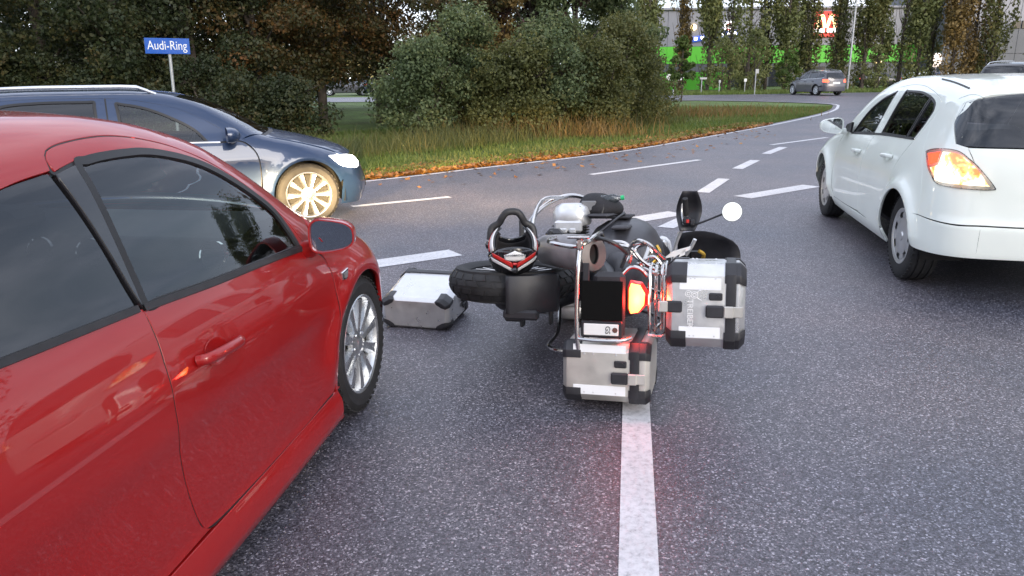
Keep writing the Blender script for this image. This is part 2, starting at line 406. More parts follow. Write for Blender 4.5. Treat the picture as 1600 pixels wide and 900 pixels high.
_a = R(40); CH['fcorner'] = ((-math.sin(_a), -math.cos(_a), 0), (-math.cos(_a), math.sin(_a), 0), (0, 0, 1))
class Car:
    def __init__(s, root, skin, grid=.03): s.root, s.S, s.g = root, skin, grid
    def lift(s, chart, Q, off=0.0):
        d, e1, e2 = (np.array(q, float) for q in CH[chart])
        if chart == 'side': base = np.stack([Q[:, 0], np.zeros(len(Q)), Q[:, 1]], 1)
        elif chart == 'top': base = np.stack([Q[:, 0], Q[:, 1], np.zeros(len(Q))], 1)
        elif chart in ('rear', 'front'): base = np.stack([np.zeros(len(Q)), Q[:, 0], Q[:, 1]], 1)
        else: base = Q[:, :1]*e1 + Q[:, 1:]*e2
        o = base - d*{'side': 1.3, 'top': 2.0, 'rear': 1.6, 'front': 4.6}.get(chart, 2.2)
        if chart == 'fcorner': o = base - d*3.6
        P, f = s.S.hit(o, np.repeat(d[None], len(Q), 0), 3.4, 120)
        n = s.S.normal(P)
        return P + n*off, n
    def to2(s, chart, P):
        """3D points to chart coordinates"""
        P = np.asarray(P, float); d, e1, e2 = (np.array(q, float) for q in CH[chart])
        if chart == 'side': return P[:, [0, 2]]
        if chart == 'top': return P[:, [0, 1]]
        if chart in ('rear', 'front'): return P[:, [1, 2]]
        return np.stack([P@e1, P@e2], 1)
    def panel(s, name, chart, pts, m, parent=None, off=0.0, gap=.0022, flange=.018, both=True, grid=None, corner=48, step=None):
        g = grid or s.g; B = outline(pts, step or g*.8, corner)
        if gap: B = inset(B, gap)
        lo, hi = B.min(0), B.max(0)
        X, Y = np.meshgrid(np.arange(lo[0]+g/2, hi[0], g), np.arange(lo[1]+g/2, hi[1], g)); Q = np.stack([X.ravel(), Y.ravel()], 1)
        Q = Q[inside(B, Q)]
        if len(Q): Q = Q[seg_dist(B, Q) > g*.45]
        nb = len(B); A = np.vstack([B, Q]) if len(Q) else B
        r = geometry.delaunay_2d_cdt([Vector(p) for p in A], [(i, (i+1) % nb) for i in range(nb)], [], 1, 1e-6)
        A2 = np.array([tuple(p) for p in r[0]]); tris = [tuple(f) for f in r[2]]
        P, Nn = s.lift(chart, A2, off)
        V = [tuple(p) for p in P]; NN = [tuple(q) for q in Nn]; F = []
        for f in tris:
            a, b, c = (P[i] for i in f[:3]); nn = np.cross(b-a, c-a)
            F.append(f if nn @ Nn[f[0]] > 0 else f[::-1])
        if flange:
            key = {}
            ed = {}
            for f in F:
                for i in range(len(f)):
                    e = (f[i], f[(i+1) % len(f)]); ed[e] = 1
            bd = [e for e in ed if (e[1], e[0]) not in ed]
            # centre-pointing rim
            ring = {}
            def rv(i):
                if i not in ring:
                    ring[i] = (len(V), len(V)+1)
                    V.append(tuple(P[i])); NN.append(tuple(Nn[i])); V.append(tuple(P[i]-Nn[i]*flange)); NN.append(tuple(Nn[i]))
                return ring[i]
            side = {}
            for a, b in bd:
                t = P[b]-P[a]; o = np.cross(t, Nn[a]); o /= max(np.linalg.norm(o), 1e-9)
                for q in (a, b): side[q] = side.get(q, 0) + o
            for a, b in bd:
                ra, rb = rv(a), rv(b); F.append((a, ra[0], rb[0], b)); F.append((ra[0], ra[1], rb[1], rb[0]))
            for i, (r0, r1) in ring.items():
                o = side[i]/max(np.linalg.norm(side[i]), 1e-9); bl = .0016
                V[r0] = tuple(P[i] + o*bl - Nn[i]*bl); V[r1] = tuple(P[i] + o*bl - Nn[i]*flange)
                NN[r0] = tuple(o*.9 + Nn[i]*.45); NN[r1] = tuple(o)
        out = []
        for sg in ((1, -1) if both else (1,)):
            if sg == 1: v2, f2, n2 = V, F, NN
            else:
                v2 = [(p[0], -p[1], p[2]) for p in V]; f2 = [f[::-1] for f in F]; n2 = [(p[0], -p[1], p[2]) for p in NN]
            me = bpy.data.meshes.new(name); me.from_pydata(v2, [], f2); me.polygons.foreach_set('use_smooth', [True]*len(me.polygons))
            me.normals_split_custom_set_from_vertices(n2)
            par = parent[len(out)] if isinstance(parent, (list, tuple)) else (parent or s.root)
            out.append(link(name, me, m, par))
        return out
    def strip(s, name, chart, line, width, m, parent=None, off=.004, both=True, thick=None, step=.03):
        """a raised moulding that follows a line on the skin"""
        L = np.array(catmull([np.array(p, float) for p in line], 6)); 
        P, Nn = s.lift(chart, L, off); out = []
        for sg in ((1, -1) if both else (1,)):
            mb = MB(); Q = P.copy(); Q[:, 1] *= sg; NQ = Nn.copy(); NQ[:, 1] *= sg
            V = []; F = []; n = len(Q)
            for i in range(n):
                t = Q[min(i+1, n-1)]-Q[max(i-1, 0)]; t /= max(np.linalg.norm(t), 1e-9); w = np.cross(NQ[i], t)
                h = thick or .004
                V += [Q[i]+w*width/2-NQ[i]*h*2, Q[i]+w*width/2*.8, Q[i]-w*width/2*.8, Q[i]-w*width/2-NQ[i]*h*2]
            for i in range(n-1):
                for k in range(3): F.append((i*4+k, i*4+k+1, i*4+k+5, i*4+k+4))
            mb.add(V, F); par = parent[len(out)] if isinstance(parent, (list, tuple)) else (parent or s.root)
            out.append(mb.build(name, m, par, 50))
        return out
# ---------------------------------------------------------------- ground, road, markings
def ramp_node(nt, stops):
    r = N(nt, 'ShaderNodeValToRGB'); e = r.color_ramp.elements
    e[0].position, e[0].color = stops[0][0], (*stops[0][1], 1); e[1].position, e[1].color = stops[-1][0], (*stops[-1][1], 1)
    for p, c in stops[1:-1]: q = e.new(p); q.color = (*c, 1)
    return r
def asphalt():
    m = bpy.data.materials.new('asphalt'); m.use_nodes = True; nt = m.node_tree; b = nt.nodes['Principled BSDF']; L = nt.links.new
    tc = N(nt, 'ShaderNodeTexCoord'); v = N(nt, 'ShaderNodeTexVoronoi', Scale=150.0); v2 = N(nt, 'ShaderNodeTexVoronoi', Scale=330.0); n = N(nt, 'ShaderNodeTexNoise', Scale=.7, Detail=6); n2 = N(nt, 'ShaderNodeTexNoise', Scale=45.0, Detail=3)
    for q in (v, v2, n, n2): L(tc.outputs['Object'], q.inputs['Vector'])
    sp = N(nt, 'ShaderNodeSeparateColor'); L(v.outputs['Color'], sp.inputs[0])
    r1 = ramp_node(nt, [(0, (.020, .019, .024)), (.45, (.066, .063, .073)), (.78, (.104, .100, .111)), (.9, (.17, .165, .172)), (1, (.36, .35, .36))]); L(sp.outputs[0], r1.inputs[0])
    sp2 = N(nt, 'ShaderNodeSeparateColor'); L(v2.outputs['Color'], sp2.inputs[0])
    r2 = ramp_node(nt, [(0, (.6, .6, .62)), (.6, (1, 1, 1)), (1, (1.7, 1.65, 1.65))]); L(sp2.outputs[0], r2.inputs[0])
    r3 = ramp_node(nt, [(.3, (.70, .77, .93)), (.5, (1.0, .98, 1.06)), (.7, (1.32, 1.20, 1.22))]); L(n.outputs[0], r3.inputs[0])
    m1 = N(nt, 'ShaderNodeMix', data_type='RGBA', blend_type='MULTIPLY'); m1.inputs['Factor'].default_value = 1; L(r1.outputs[0], m1.inputs['A']); L(r2.outputs[0], m1.inputs['B'])
    m2 = N(nt, 'ShaderNodeMix', data_type='RGBA', blend_type='MULTIPLY'); m2.inputs['Factor'].default_value = 1; L(m1.outputs['Result'], m2.inputs['A']); L(r3.outputs[0], m2.inputs['B'])
    L(m2.outputs['Result'], b.inputs['Base Color'])
    mr = N(nt, 'ShaderNodeMapRange'); mr.inputs['To Min'].default_value = .40; mr.inputs['To Max'].default_value = .60; L(n2.outputs[0], mr.inputs['Value']); L(mr.outputs[0], b.inputs['Roughness'])
    ad = N(nt, 'ShaderNodeMath', operation='ADD'); L(v.outputs['Distance'], ad.inputs[0]); L(n2.outputs[0], ad.inputs[1])
    bp = N(nt, 'ShaderNodeBump', Strength=.32, Distance=.004); bp.invert = True; b.inputs['Specular IOR Level'].default_value = .8
    L(ad.outputs[0], bp.inputs['Height']); L(bp.outputs[0], b.inputs['Normal']); return m
def road_paint():
    m = bpy.data.materials.new('road_paint'); m.use_nodes = True; nt = m.node_tree; b = nt.nodes['Principled BSDF']; L = nt.links.new
    tc = N(nt, 'ShaderNodeTexCoord'); n = N(nt, 'ShaderNodeTexNoise', Scale=38.0, Detail=8, Roughness=.75); n2 = N(nt, 'ShaderNodeTexNoise', Scale=3.0, Detail=3)
    L(tc.outputs['Object'], n.inputs['Vector']); L(tc.outputs['Object'], n2.inputs['Vector'])
    r = ramp_node(nt, [(.30, (.14, .14, .145)), (.385, (.46, .46, .48)), (.5, (.60, .60, .62)), (.65, (.68, .68, .70))]); L(n.outputs[0], r.inputs[0])
    r2 = ramp_node(nt, [(.3, (.88, .88, .88)), (.7, (1.04, 1.04, 1.05))]); L(n2.outputs[0], r2.inputs[0])
    mm = N(nt, 'ShaderNodeMix', data_type='RGBA', blend_type='MULTIPLY'); mm.inputs['Factor'].default_value = 1; L(r.outputs[0], mm.inputs['A']); L(r2.outputs[0], mm.inputs['B']); L(mm.outputs['Result'], b.inputs['Base Color'])
    b.inputs['Roughness'].default_value = .6; bp = N(nt, 'ShaderNodeBump', Strength=.4, Distance=.004); L(n.outputs[0], bp.inputs['Height']); L(bp.outputs[0], b.inputs['Normal']); return m
def turf():
    m = bpy.data.materials.new('turf'); m.use_nodes = True; nt = m.node_tree; b = nt.nodes['Principled BSDF']; L = nt.links.new
    tc = N(nt, 'ShaderNodeTexCoord'); n = N(nt, 'ShaderNodeTexNoise', Scale=.55, Detail=8, Roughness=.65); n2 = N(nt, 'ShaderNodeTexNoise', Scale=14.0, Detail=6)
    L(tc.outputs['Object'], n.inputs['Vector']); L(tc.outputs['Object'], n2.inputs['Vector'])
    r = ramp_node(nt, [(.28, (.085, .080, .034)), (.42, (.085, .125, .030)), (.6, (.105, .180, .036)), (.75, (.15, .19, .055))]); L(n.outputs[0], r.inputs[0])
    r2 = ramp_node(nt, [(.3, (.5, .5, .5)), (.7, (1.3, 1.3, 1.2))]); L(n2.outputs[0], r2.inputs[0])
    mm = N(nt, 'ShaderNodeMix', data_type='RGBA', blend_type='MULTIPLY'); mm.inputs['Factor'].default_value = 1; L(r.outputs[0], mm.inputs['A']); L(r2.outputs[0], mm.inputs['B']); L(mm.outputs['Result'], b.inputs['Base Color'])
    b.inputs['Roughness'].default_value = .9; bp = N(nt, 'ShaderNodeBump', Strength=.8, Distance=.05); L(n2.outputs[0], bp.inputs['Height']); L(bp.outputs[0], b.inputs['Normal']); return m
M['asphalt'], M['road_paint'], M['turf'] = asphalt(), road_paint(), turf()
def sheet(name, pts, z, m, parent=None):
    r = geometry.delaunay_2d_cdt([Vector(p[:2]) for p in pts], [(i, (i+1) % len(pts)) for i in range(len(pts))], [], 1, 1e-5)
    me = bpy.data.meshes.new(name); me.from_pydata([(p.x, p.y, z) for p in r[0]], [], [tuple(f) for f in r[2]])
    bm = bmesh.new(); bm.from_mesh(me); bmesh.ops.recalc_face_normals(bm, faces=bm.faces)
    if sum(f.normal.z for f in bm.faces) < 0: bmesh.ops.reverse_faces(bm, faces=bm.faces)
    bm.to_mesh(me); bm.free(); return link(name, me, m, parent)
setp(sheet('ground', [(-500, -300), (500, -300), (500, 900), (-500, 900)], -.03, M['turf']), kind='structure')
VERGE = [np.array(p, float) for p in [(-40,-14),(-20,-1.0),(-12,4.6),(-6,8.6)]] + [G(560,281)[:2], G(730,262)[:2], G(900,243)[:2], G(1000,229)[:2], G(1100,212)[:2], G(1180,198)[:2], G(1250,184)[:2], G(1287,175)[:2], G(1300,168)[:2], G(1292,162.5)[:2]] + [np.array(p, float) for p in [(14.2,40.6),(12.2,43.2),(9.0,45.0),(0,47),(-30,51)]]
V_DENSE = catmull(VERGE, 8)
FAR = [(-30,62),(0,57.6),(12,55.6),(25,57.6),(45,64),(80,84)]
road = setp(sheet('road', [tuple(p) for p in V_DENSE] + [tuple(p) for p in catmull(FAR, 4)] + [(84,80),(48,52),(27,32),(17,16),(12,4),(10,-40),(-40,-40)], 0.0, M['asphalt']), kind='structure')
def ribbon(name, line, w, z=.004, parent=None, m=None):
    P = np.array([p[:2] for p in line]); t = np.gradient(P, axis=0); t /= np.linalg.norm(t, axis=1)[:, None]; n = np.stack([-t[:, 1], t[:, 0]], 1)
    V = np.vstack([P+n*w/2, P-n*w/2]); k = len(P)
    return mesh_np(name, np.hstack([V, np.full((2*k, 1), z)]), [(i, k+i, k+i+1, i+1) for i in range(k-1)][::1], m or M['road_paint'], parent or road)
# white edge line just inside the asphalt along the verge
_p = np.array(V_DENSE); _t = np.gradient(_p, axis=0); _t /= np.linalg.norm(_t, axis=1)[:, None]; _n = np.stack([_t[:, 1], -_t[:, 0]], 1)
ribbon('edge_line', _p + _n*.22, .12)
_q = np.array(catmull(FAR, 6)); ribbon('edge_line', _q[:, :2] + np.array([0, -.35]), .12)
def quad_mark(name, px, w):
    """a dash whose centre line runs through pixels on the ground"""
    L = [G(*p)[:2] for p in px]; L = [L[0] + (L[1]-L[0])*i/6 for i in range(7)] if len(L) == 2 else catmull(L, 4)
    return ribbon(name, L, w)
_a, _b = G(998, 895)[:2], G(994, 640)[:2]; _d = (_b-_a)/np.linalg.norm(_b-_a)
ribbon('lane_line', [_a - _d*3 + _d*s for s in np.linspace(0, 5.2, 24)], .124)
for px in (((1098,301),(1131,279.5)), ((1152,264),(1180,250.5)), ((1197,240.5),(1224,230)), ((1040,356),(1068,343))): quad_mark('lane_dash', px, .17)
for px in (((480,428),(712,395)), ((985,345),(1058,333)), ((1160,308.5),(1268,290.5))): quad_mark('give_way_dash', px, .26)
for px in (((550,323),(703,308)), ((923,273),(1093,250)), ((1205,226.5),(1292,215))): quad_mark('centre_dash', px, .12)
# second road edge band of soil under the leaves
# ---------------------------------------------------------------- cars
def wheel(root, x, y, rad, rim_r, width, style, rimmat, turn=0.0, n=48, name='wheel'):
    sg = 1 if y > 0 else -1; yo = y                       # y of the outer face of the tyre
    def fix(mb):
        for i, p in enumerate(mb.v):
            q = (p[0], p[1], p[2]); mb.v[i] = q
        return mb
    o = np.array([x, yo, rad]); ax = np.array([0, sg, 0.0]); 
    u, v, w = frame_of(ax)
    hub = MB().lathe([(0.0, -.06), (.06, -.06), (.06, -.08), (.14, -.085), (.14, -.095), (.0, -.095)], o, ax, 32)
    hub = hub.build(name, M['disc'], root)
    W = width; prof = [(rim_r-.012, -.012), (rim_r+.004, -.004), (rim_r+.02, .0), (rim_r+.05, .002), (rad-.035, -.002), (rad-.012, -.014), (rad-.002, -.028)]
    for c in (.25, .5, .75):
        prof += [(rad, -W*c+.008), (rad-.007, -W*c+.006), (rad-.007, -W*c-.004), (rad, -W*c-.006)]
    prof += [(rad-.002, -W+.028), (rad-.012, -W+.014), (rad-.035, -W+.002), (rim_r+.02, -W), (rim_r-.012, -W+.012)]
    ty = MB().lathe(prof, o, ax, n)
    # shoulder blocks
    for j in range(int(n*1.1)):
        t = 2*math.pi*j/int(n*1.1); d = math.cos(t)*u + math.sin(t)*v; e = -math.sin(t)*u + math.cos(t)*v
        ty.box(o + d*(rad-.011) - w*.016, (.016, .007, .022), 0, np.stack([e, d, w], 1))
    ty.build('tyre', M['rubber'], hub, 40, weld=False)
    rb = MB()
    if style == 'spoke':
        rb.lathe([(rim_r-.03, -W*.7), (rim_r-.022, -.03), (rim_r-.014, -.010), (rim_r-.004, -.004), (rim_r+.002, -.008), (rim_r+.002, -.02)], o, ax, n)
        rb.lathe([(0, -.014), (.028, -.014), (.034, -.018), (.075, -.024), (.08, -.045)], o, ax, 30)
        ns = 10
        for j in range(ns):
            t = 2*math.pi*j/ns + turn; d = math.cos(t)*u + math.sin(t)*v; e = -math.sin(t)*u + math.cos(t)*v
            V = []
            for (r, hw, top, bot) in ((.060, .017, -.022, -.05), (.11, .021, -.016, -.05), (.16, .026, -.012, -.045), (rim_r-.02, .034, -.010, -.04)):
                V += [o+d*r+e*hw+w*bot, o+d*r+e*hw*.72+w*(top-.0), o+d*r+w*(top-.005), o+d*r-e*hw*.72+w*top, o+d*r-e*hw+w*bot]
            F = [(i*5+k, i*5+k+1, i*5+k+6, i*5+k+5) for i in range(3) for k in range(4)]
            rb.add(V, F)
        for j in range(5):
            t = 2*math.pi*(j+.5)/5 + turn; d = math.cos(t)*u + math.sin(t)*v
            rb.lathe([(0, -.018), (.008, -.018), (.009, -.03)], o+d*.052, ax, 8)
    else:
        nh = 7; hr0, hr1 = rim_r*.66, rim_r*.86
        rb.lathe([(0, -.004), (.03, -.005), (.035, -.012), (rim_r*.4, -.008), (hr0, -.014)], o, ax, n)
        rb.lathe([(hr1, -.014), (rim_r*.93, -.006), (rim_r*.99, -.004), (rim_r+.006, -.010), (rim_r+.006, -.025)], o, ax, n)
        for j in range(nh):
            a0 = 2*math.pi*j/nh + turn; wd = 2*math.pi/nh*.56
            rb.lathe([(hr0*.99, -.020), (hr0, -.014), ((hr0+hr1)/2, -.009), (hr1, -.014), (hr1*1.01, -.02)], o, ax, 6, sweep=wd, start=a0)
        rb.lathe([(rim_r*.5, -.03), (rim_r, -.03)], o, ax, 24)
        bk = MB().lathe([(0, -.034), (rim_r*.99, -.034)], o, ax, 24); bk.build('rim_back', M['dark'], hub)
    rb.build('rim', rimmat, hub, 30)
    if style == 'spoke':
        MB().lathe([(.08, -.055), (rim_r-.03, -.055)], o, ax, 24).build('spoke_shade_disc', M['dark'], hub)  # flat black disc, the shade behind the spokes put into its colour
    return hub
def arc(cx, cz, r, a0, a1, n=14): return [(cx + r*math.cos(R(a0+(a1-a0)*i/n)), cz + r*math.sin(R(a0+(a1-a0)*i/n))) for i in range(n+1)]
def seat(root, x, y, m):
    mb = MB().box((x+.22, y, .36), (.50, .48, .16), .05)
    a = R(22); rot = np.array([[math.cos(a), 0, -math.sin(a)], [0, 1, 0], [math.sin(a), 0, math.cos(a)]])
    mb.box((x-.10, y, .68), (.15, .48, .60), .06, rot)
    s = mb.build('seat', m, root, 40, bevel=0)
    MB().box((x-.22, y, 1.06), (.09, .26, .17), .04, rot).tube([(x-.2, y-.06, .9), (x-.22, y-.06, 1.03)], .006, 6).tube([(x-.2, y+.06, .9), (x-.22, y+.06, 1.03)], .006, 6).build('headrest', m, s, 40)
def interior(root, P):
    xw = P['dash_x']; hw = P.get('hw', .68); zb = P.get('belt_z', .90)
    MB().box((1.15, 0, .27), (2.2, 1.30, .06), .01).build('floor_pan', M['trim'], root)
    pr = [(xw-.02, .45), (xw-.10, .70), (xw-.14, zb-.07), (xw-.10, zb+.0), (xw+.04, zb+.035), (xw+.30, zb+.03), (xw+.34, .5)]
    d = MB().prism([(a, b) for a, b in pr], (0, hw, 0), (1, 0, 0), (0, 0, 1), 2*hw).build('dashboard', M['trim'], root, 40, bevel=.012)
    for y in (-.60*hw/.68, .60*hw/.68, -.1, .1):
        c = (xw-.135, y, zb-.055)
        MB().lathe([(.045, -.01), (.055, .004), (.052, .014), (.045, .016), (.042, .006), (.042, -.01)], c, (-1, 0, .25), 28).build('air_vent', M['chrome'], d)
        vb = MB().lathe([(0, .002), (.043, .002)], c, (-1, 0, .25), 20)
        for k in (-.02, 0, .02): vb.box((c[0]-.004, y, c[2]+k), (.006, .08, .006))
        vb.build('air_vent_louvre', M['black'], d)
    MB().box((xw-.05, .36, zb+.045), (.20, .34, .09), .03).build('instrument_hood', M['trim'], d)
    a = R(28); ax = np.array([-math.cos(a), 0, math.sin(a)]); c = np.array([xw-.30, .36, zb-.10])
    u, v, w = frame_of(ax)
    rim = [c + .185*(math.cos(2*math.pi*i/36)*u + math.sin(2*math.pi*i/36)*v) for i in range(36)]
    sw = MB().tube(rim, .015, 10, closed=True).ball(c-w*.02, (.06, .06, .05)).tube([c, c+w*-.2], .03, 10)
    for t in (0, 180, 270): 
        d2 = math.cos(R(t))*u + math.sin(R(t))*v; sw.tube([c-w*.02, c+d2*.18], .014, 8)
    sw.build('steering_wheel', M['black'], root, 40)
    for y in (-.36, .36): seat(root, P['seat_x'], y, M['cloth'])
    b = MB().box((P['rear_x'], 0, .40), (.50, 1.22, .16), .05); a = R(20); rot = np.array([[math.cos(a), 0, -math.sin(a)], [0, 1, 0], [math.sin(a), 0, math.cos(a)]])
    b.box((P['rear_x']-.30, 0, .70), (.14, 1.22, .54), .05, rot); b = b.build('rear_bench', M['cloth'], root, 40)
    for y in (-.36, .36): MB().box((P['rear_x']-.40, y, 1.03), (.09, .25, .15), .04, rot).build('headrest', M['cloth'], b, 40)
    MB().box((.85, 0, P.get('liner_z', 1.33)), (1.5, .9, .02), .005).build('headliner', M['trim_grey'], root)
    MB().box((.95, 0, .335), (3.0, 1.16, .05), .01).build('underbody', M['dark'], root)
    for s in (-1, 1):
        MB().box((P['seat_x']+.38, s*(hw+.06), .58), (1.5, .05, .52), .015).build('door_card', M['trim'], root)
def handle(car, x, z, m, parents, L=.19):
    P, n = car.lift('side', np.array([[x, z]]), 0.0)
    out = []
    for k, sg in enumerate((1, -1)):
        c = P[0]*np.array([1, sg, 1]); nn = n[0]*np.array([1, sg, 1]); ex = np.array([1, 0, -.06]); ex = ex - nn*(ex@nn); ex /= np.linalg.norm(ex); ez = np.cross(nn, ex)*1.0
        path = [c - ex*L/2 + nn*.002, c - ex*L*.44 + nn*.030, c - ex*L*.2 + nn*.038, c + ex*L*.2 + nn*.038, c + ex*L*.44 + nn*.030, c + ex*L/2 + nn*.002]
        h = MB().tube(catmull(path, 4), .0125, 10, flat=1.25).build('door_handle', m, parents[k], 40)
        cup = MB(); V = []; F = []
        for j in range(20):
            t = 2*math.pi*j/20
            for rr, dp in ((1.0, .0018), (.93, .0026), (.80, -.0), ): V.append(c + ex*.062*rr*math.cos(t) + ez*.040*rr*math.sin(t) + nn*dp)
        for j in range(20):
            j2 = (j+1) % 20
            for k2 in range(2): F.append((j*3+k2, j2*3+k2, j2*3+k2+1, j*3+k2+1))
        F.append(tuple(j*3+2 for j in range(20)))
        cup.add(V, F).build('handle_recess', m, parents[k], 60); out.append(h)
    return out
def door_mirror(root, c, sg, m, size=(.10, .20, .14), base=None, yaw=0.0, parent=None, gm='mirror'):
    """shell with a rounded outer end, glass facing the rear"""
    sx, sy, sz = size; V = []; F = []; n = 20; rings = [(0.0, 1.0), (.3, 1.04), (.62, .95), (.85, .7), (1.0, .32)]
    def prof(t, k):
        a = math.cos(t); b = math.sin(t); e = .62
        yy = math.copysign(abs(a)**e, a); zz = math.copysign(abs(b)**e, b)
        zz *= 1 - .22*(yy*1.0)                              # outer end is lower
        return yy*sy/2*k, zz*sz/2*k
    for (dx, k) in rings:
        for j in range(n):
            yy, zz = prof(2*math.pi*j/n, k); V.append((dx*sx, yy, zz))
    for i in range(len(rings)-1):
        for j in range(n): F.append((i*n+j, i*n+(j+1) % n, (i+1)*n+(j+1) % n, (i+1)*n+j))
    F.append(tuple((len(rings)-1)*n+j for j in range(n)))
    # inner lip towards the glass
    o = len(V)
    for (dx, k) in ((.0, .93), (.16, .90)):
        for j in range(n):
            yy, zz = prof(2*math.pi*j/n, k); V.append((dx*sx, yy, zz))
    for j in range(n):
        j2 = (j+1) % n; F.append((j, o+j, o+j2, j2)); F.append((o+j, o+n+j, o+n+j2, o+j2))
    cy, sy2 = math.cos(yaw), math.sin(yaw)
    def tr(p): p = np.array([p[0]*cy - p[1]*sy2, p[0]*sy2 + p[1]*cy, p[2]]); return (c[0]+p[0], c[1]+sg*p[1], c[2]+p[2])
    mb = MB().add([tr(p) for p in V], F)
    if base is not None:
        b0 = np.array([base[0], sg*base[1], base[2]]); 
        mb.tube([b0, b0*.45+np.array(tr((sx*.45, -sy*.3, -sz*.3)))*.55, tr((sx*.45, -sy*.15, -sz*.1))], [.05, .038, .045], 12, flat=.7)
    sh = mb.build('door_mirror', m, parent or root, 50)
    V = [tr((.13*sx, *prof(2*math.pi*j/n, .90))) for j in range(n)]
    MB().add(V, [tuple(range(n))]).build('mirror_glass', M[gm], sh)
    return sh

def conv(c, chart, pts):
    """outline points: plain chart pairs, or ('s'|'r'|'t'|'f', a, b) lifted from the side, rear, top or front view"""
    out = []; nm = {'s': 'side', 'r': 'rear', 't': 'top', 'f': 'front'}
    for p in pts:
        if isinstance(p[0], str):
            q, _ = c.lift(nm[p[0]], np.array([[p[1], p[2]]], float)); out.append(tuple(c.to2(chart, q)[0]))
        else: out.append((p[0], p[1]))
    return out
def car_body(root, skin, P, pm, grid=.03):
    """panels of a car; P holds outlines in (x, z) of the side view, metres from the rear axle"""
    c = Car(root, skin, grid); wb = skin.wb; ra = P.get('arch_r', .345); wr = P['wr']; doors = []
    for low, frame, wins in P['doors']:
        d = c.panel('door', 'side', low, pm, root, gap=.003); doors.append(d)
        c.panel('door_frame', 'side', frame, pm, d, flange=.03, gap=P.get('frame_gap', .003))
        if grid < .05:
            for q in (low, frame): c.strip('door_gap_shade', 'side', outline(list(q), .05)[:, :2].tolist() + [list(q[0])], .011, M['seal'], d, off=-.0022, thick=.002)  # dark strip filling the panel gap, standing in for its shade
        for w, gm in wins:
            c.panel('window', 'side', w, M[gm], d, off=-.006, gap=-.004, flange=0)
            c.strip('window_seal', 'side', outline(list(w), .05)[:, :2].tolist() + [list(w[0])], P.get('seal', .022), M['seal'], d, off=.0015)
    for nm, poly, mm in P.get('side', []):
        wd = 'window' in nm
        c.panel(nm, 'side', conv(c, 'side', poly), M[mm] if mm else pm, root, off=-.006 if wd else (.001 if mm else 0), gap=-.003 if wd else .0022, flange=0 if wd else .018)
    ws_b, ws_t = P['ws_base'], P['ws_top']
    wsx = lambda y, x0: x0 - P.get('ws_curve', .35)*y*y
    base = [(wsx(y, ws_b), y) for y in np.linspace(P['ws_by'], 0, 6)]; top = [(wsx(y, ws_t)+.05*y*y, y) for y in np.linspace(P['ws_ty'], 0, 6)]
    half = top[::-1] + base[:1] + [P['a_base']] + conv(c, 'top', [('s', *p) for p in P['seam']]) + conv(c, 'top', P['roof_rear'])
    full = half + [(x, -y) for x, y in half[::-1]][1:-1]
    c.panel('roof', 'top', full, pm, root, both=False, grid=grid*.8, gap=0.0, step=grid*.5, flange=.03)
    wring = top + [(x, -y) for x, y in top[-2::-1]] + [(x, -y) for x, y in base] + base[-2::-1]
    c.panel('windscreen', 'top', wring, M['glass_side'], root, both=False, off=-.004, gap=0, flange=0)
    by = P['bonnet_y']; cow = [(wsx(y, ws_b)+.05, y) for y in np.linspace(by, 0, 6)]; nose = [(P['nose'] - .45*y*y, y) for y in np.linspace(by*.93, 0, 6)]
    c.panel('bonnet', 'top', cow + [(x, -y) for x, y in cow[-2::-1]] + [(x, -y) for x, y in nose] + nose[-2::-1], pm, root, both=False, corner=60)
    cw = [(wsx(y, ws_b)+.004, y) for y in np.linspace(by, 0, 6)]
    c.panel('cowl', 'top', cow + [(x, -y) for x, y in cow[-2::-1]] + [(x, -y) for x, y in cw] + cw[-2::-1], M['black'], root, both=False, off=-.01, flange=.02, gap=0)
    ft3, _ = c.lift('top', np.array([(x, by) for x in np.linspace(P['fender_x0'], P['fender_x1'], 7)]))
    fen = P['fender_rear'] + [(p[0], p[2]-.006) for p in ft3] + P['fender_front'] + arc(wb, wr, ra, 18, 180+P.get('arch_low', 10), 18)
    c.panel('fender', 'side', fen, pm, root, corner=40)
    for nm, ch, poly in P['ends']: c.panel(nm, ch, conv(c, ch, poly), pm, root, both=ch in ('corner', 'fcorner', 'side'), corner=40, gap=-.0015 if 'bumper' in nm else .002, flange=0 if 'bumper' in nm else .018)
    for ch, poly in P.get('backing', []): c.panel('inner_panel', ch, conv(c, ch, poly), pm, root, both=True, off=-.0035, corner=40, gap=0, flange=0)
    for nm, ch, poly, mm, off in P.get('extra', []):
        c.panel(nm, ch, conv(c, ch, poly), M[mm], root, both=ch in ('corner', 'fcorner', 'side'), off=off, flange=.010 if off > 0 else 0, gap=0, corner=40)
    for x in (0, wb):
        for sg in (1, -1):
            MB().lathe([(ra+.028, .0), (ra+.028, .28), (.05, .28)], (x, sg*(P['track']-.03), wr), (0, -sg, 0), 24, start=R(-14), sweep=R(208)).build('wheel_housing', M['dark'], root)
    return c, doors
def sym(half):
    """mirror a half outline (y, z) listed from the centre line out and back to it"""
    return half + [(p[0], -p[1], p[2]) if isinstance(p[0], str) else (-p[0], p[1]) for p in half[::-1] if (p[1] if isinstance(p[0], str) else p[0]) != 0]

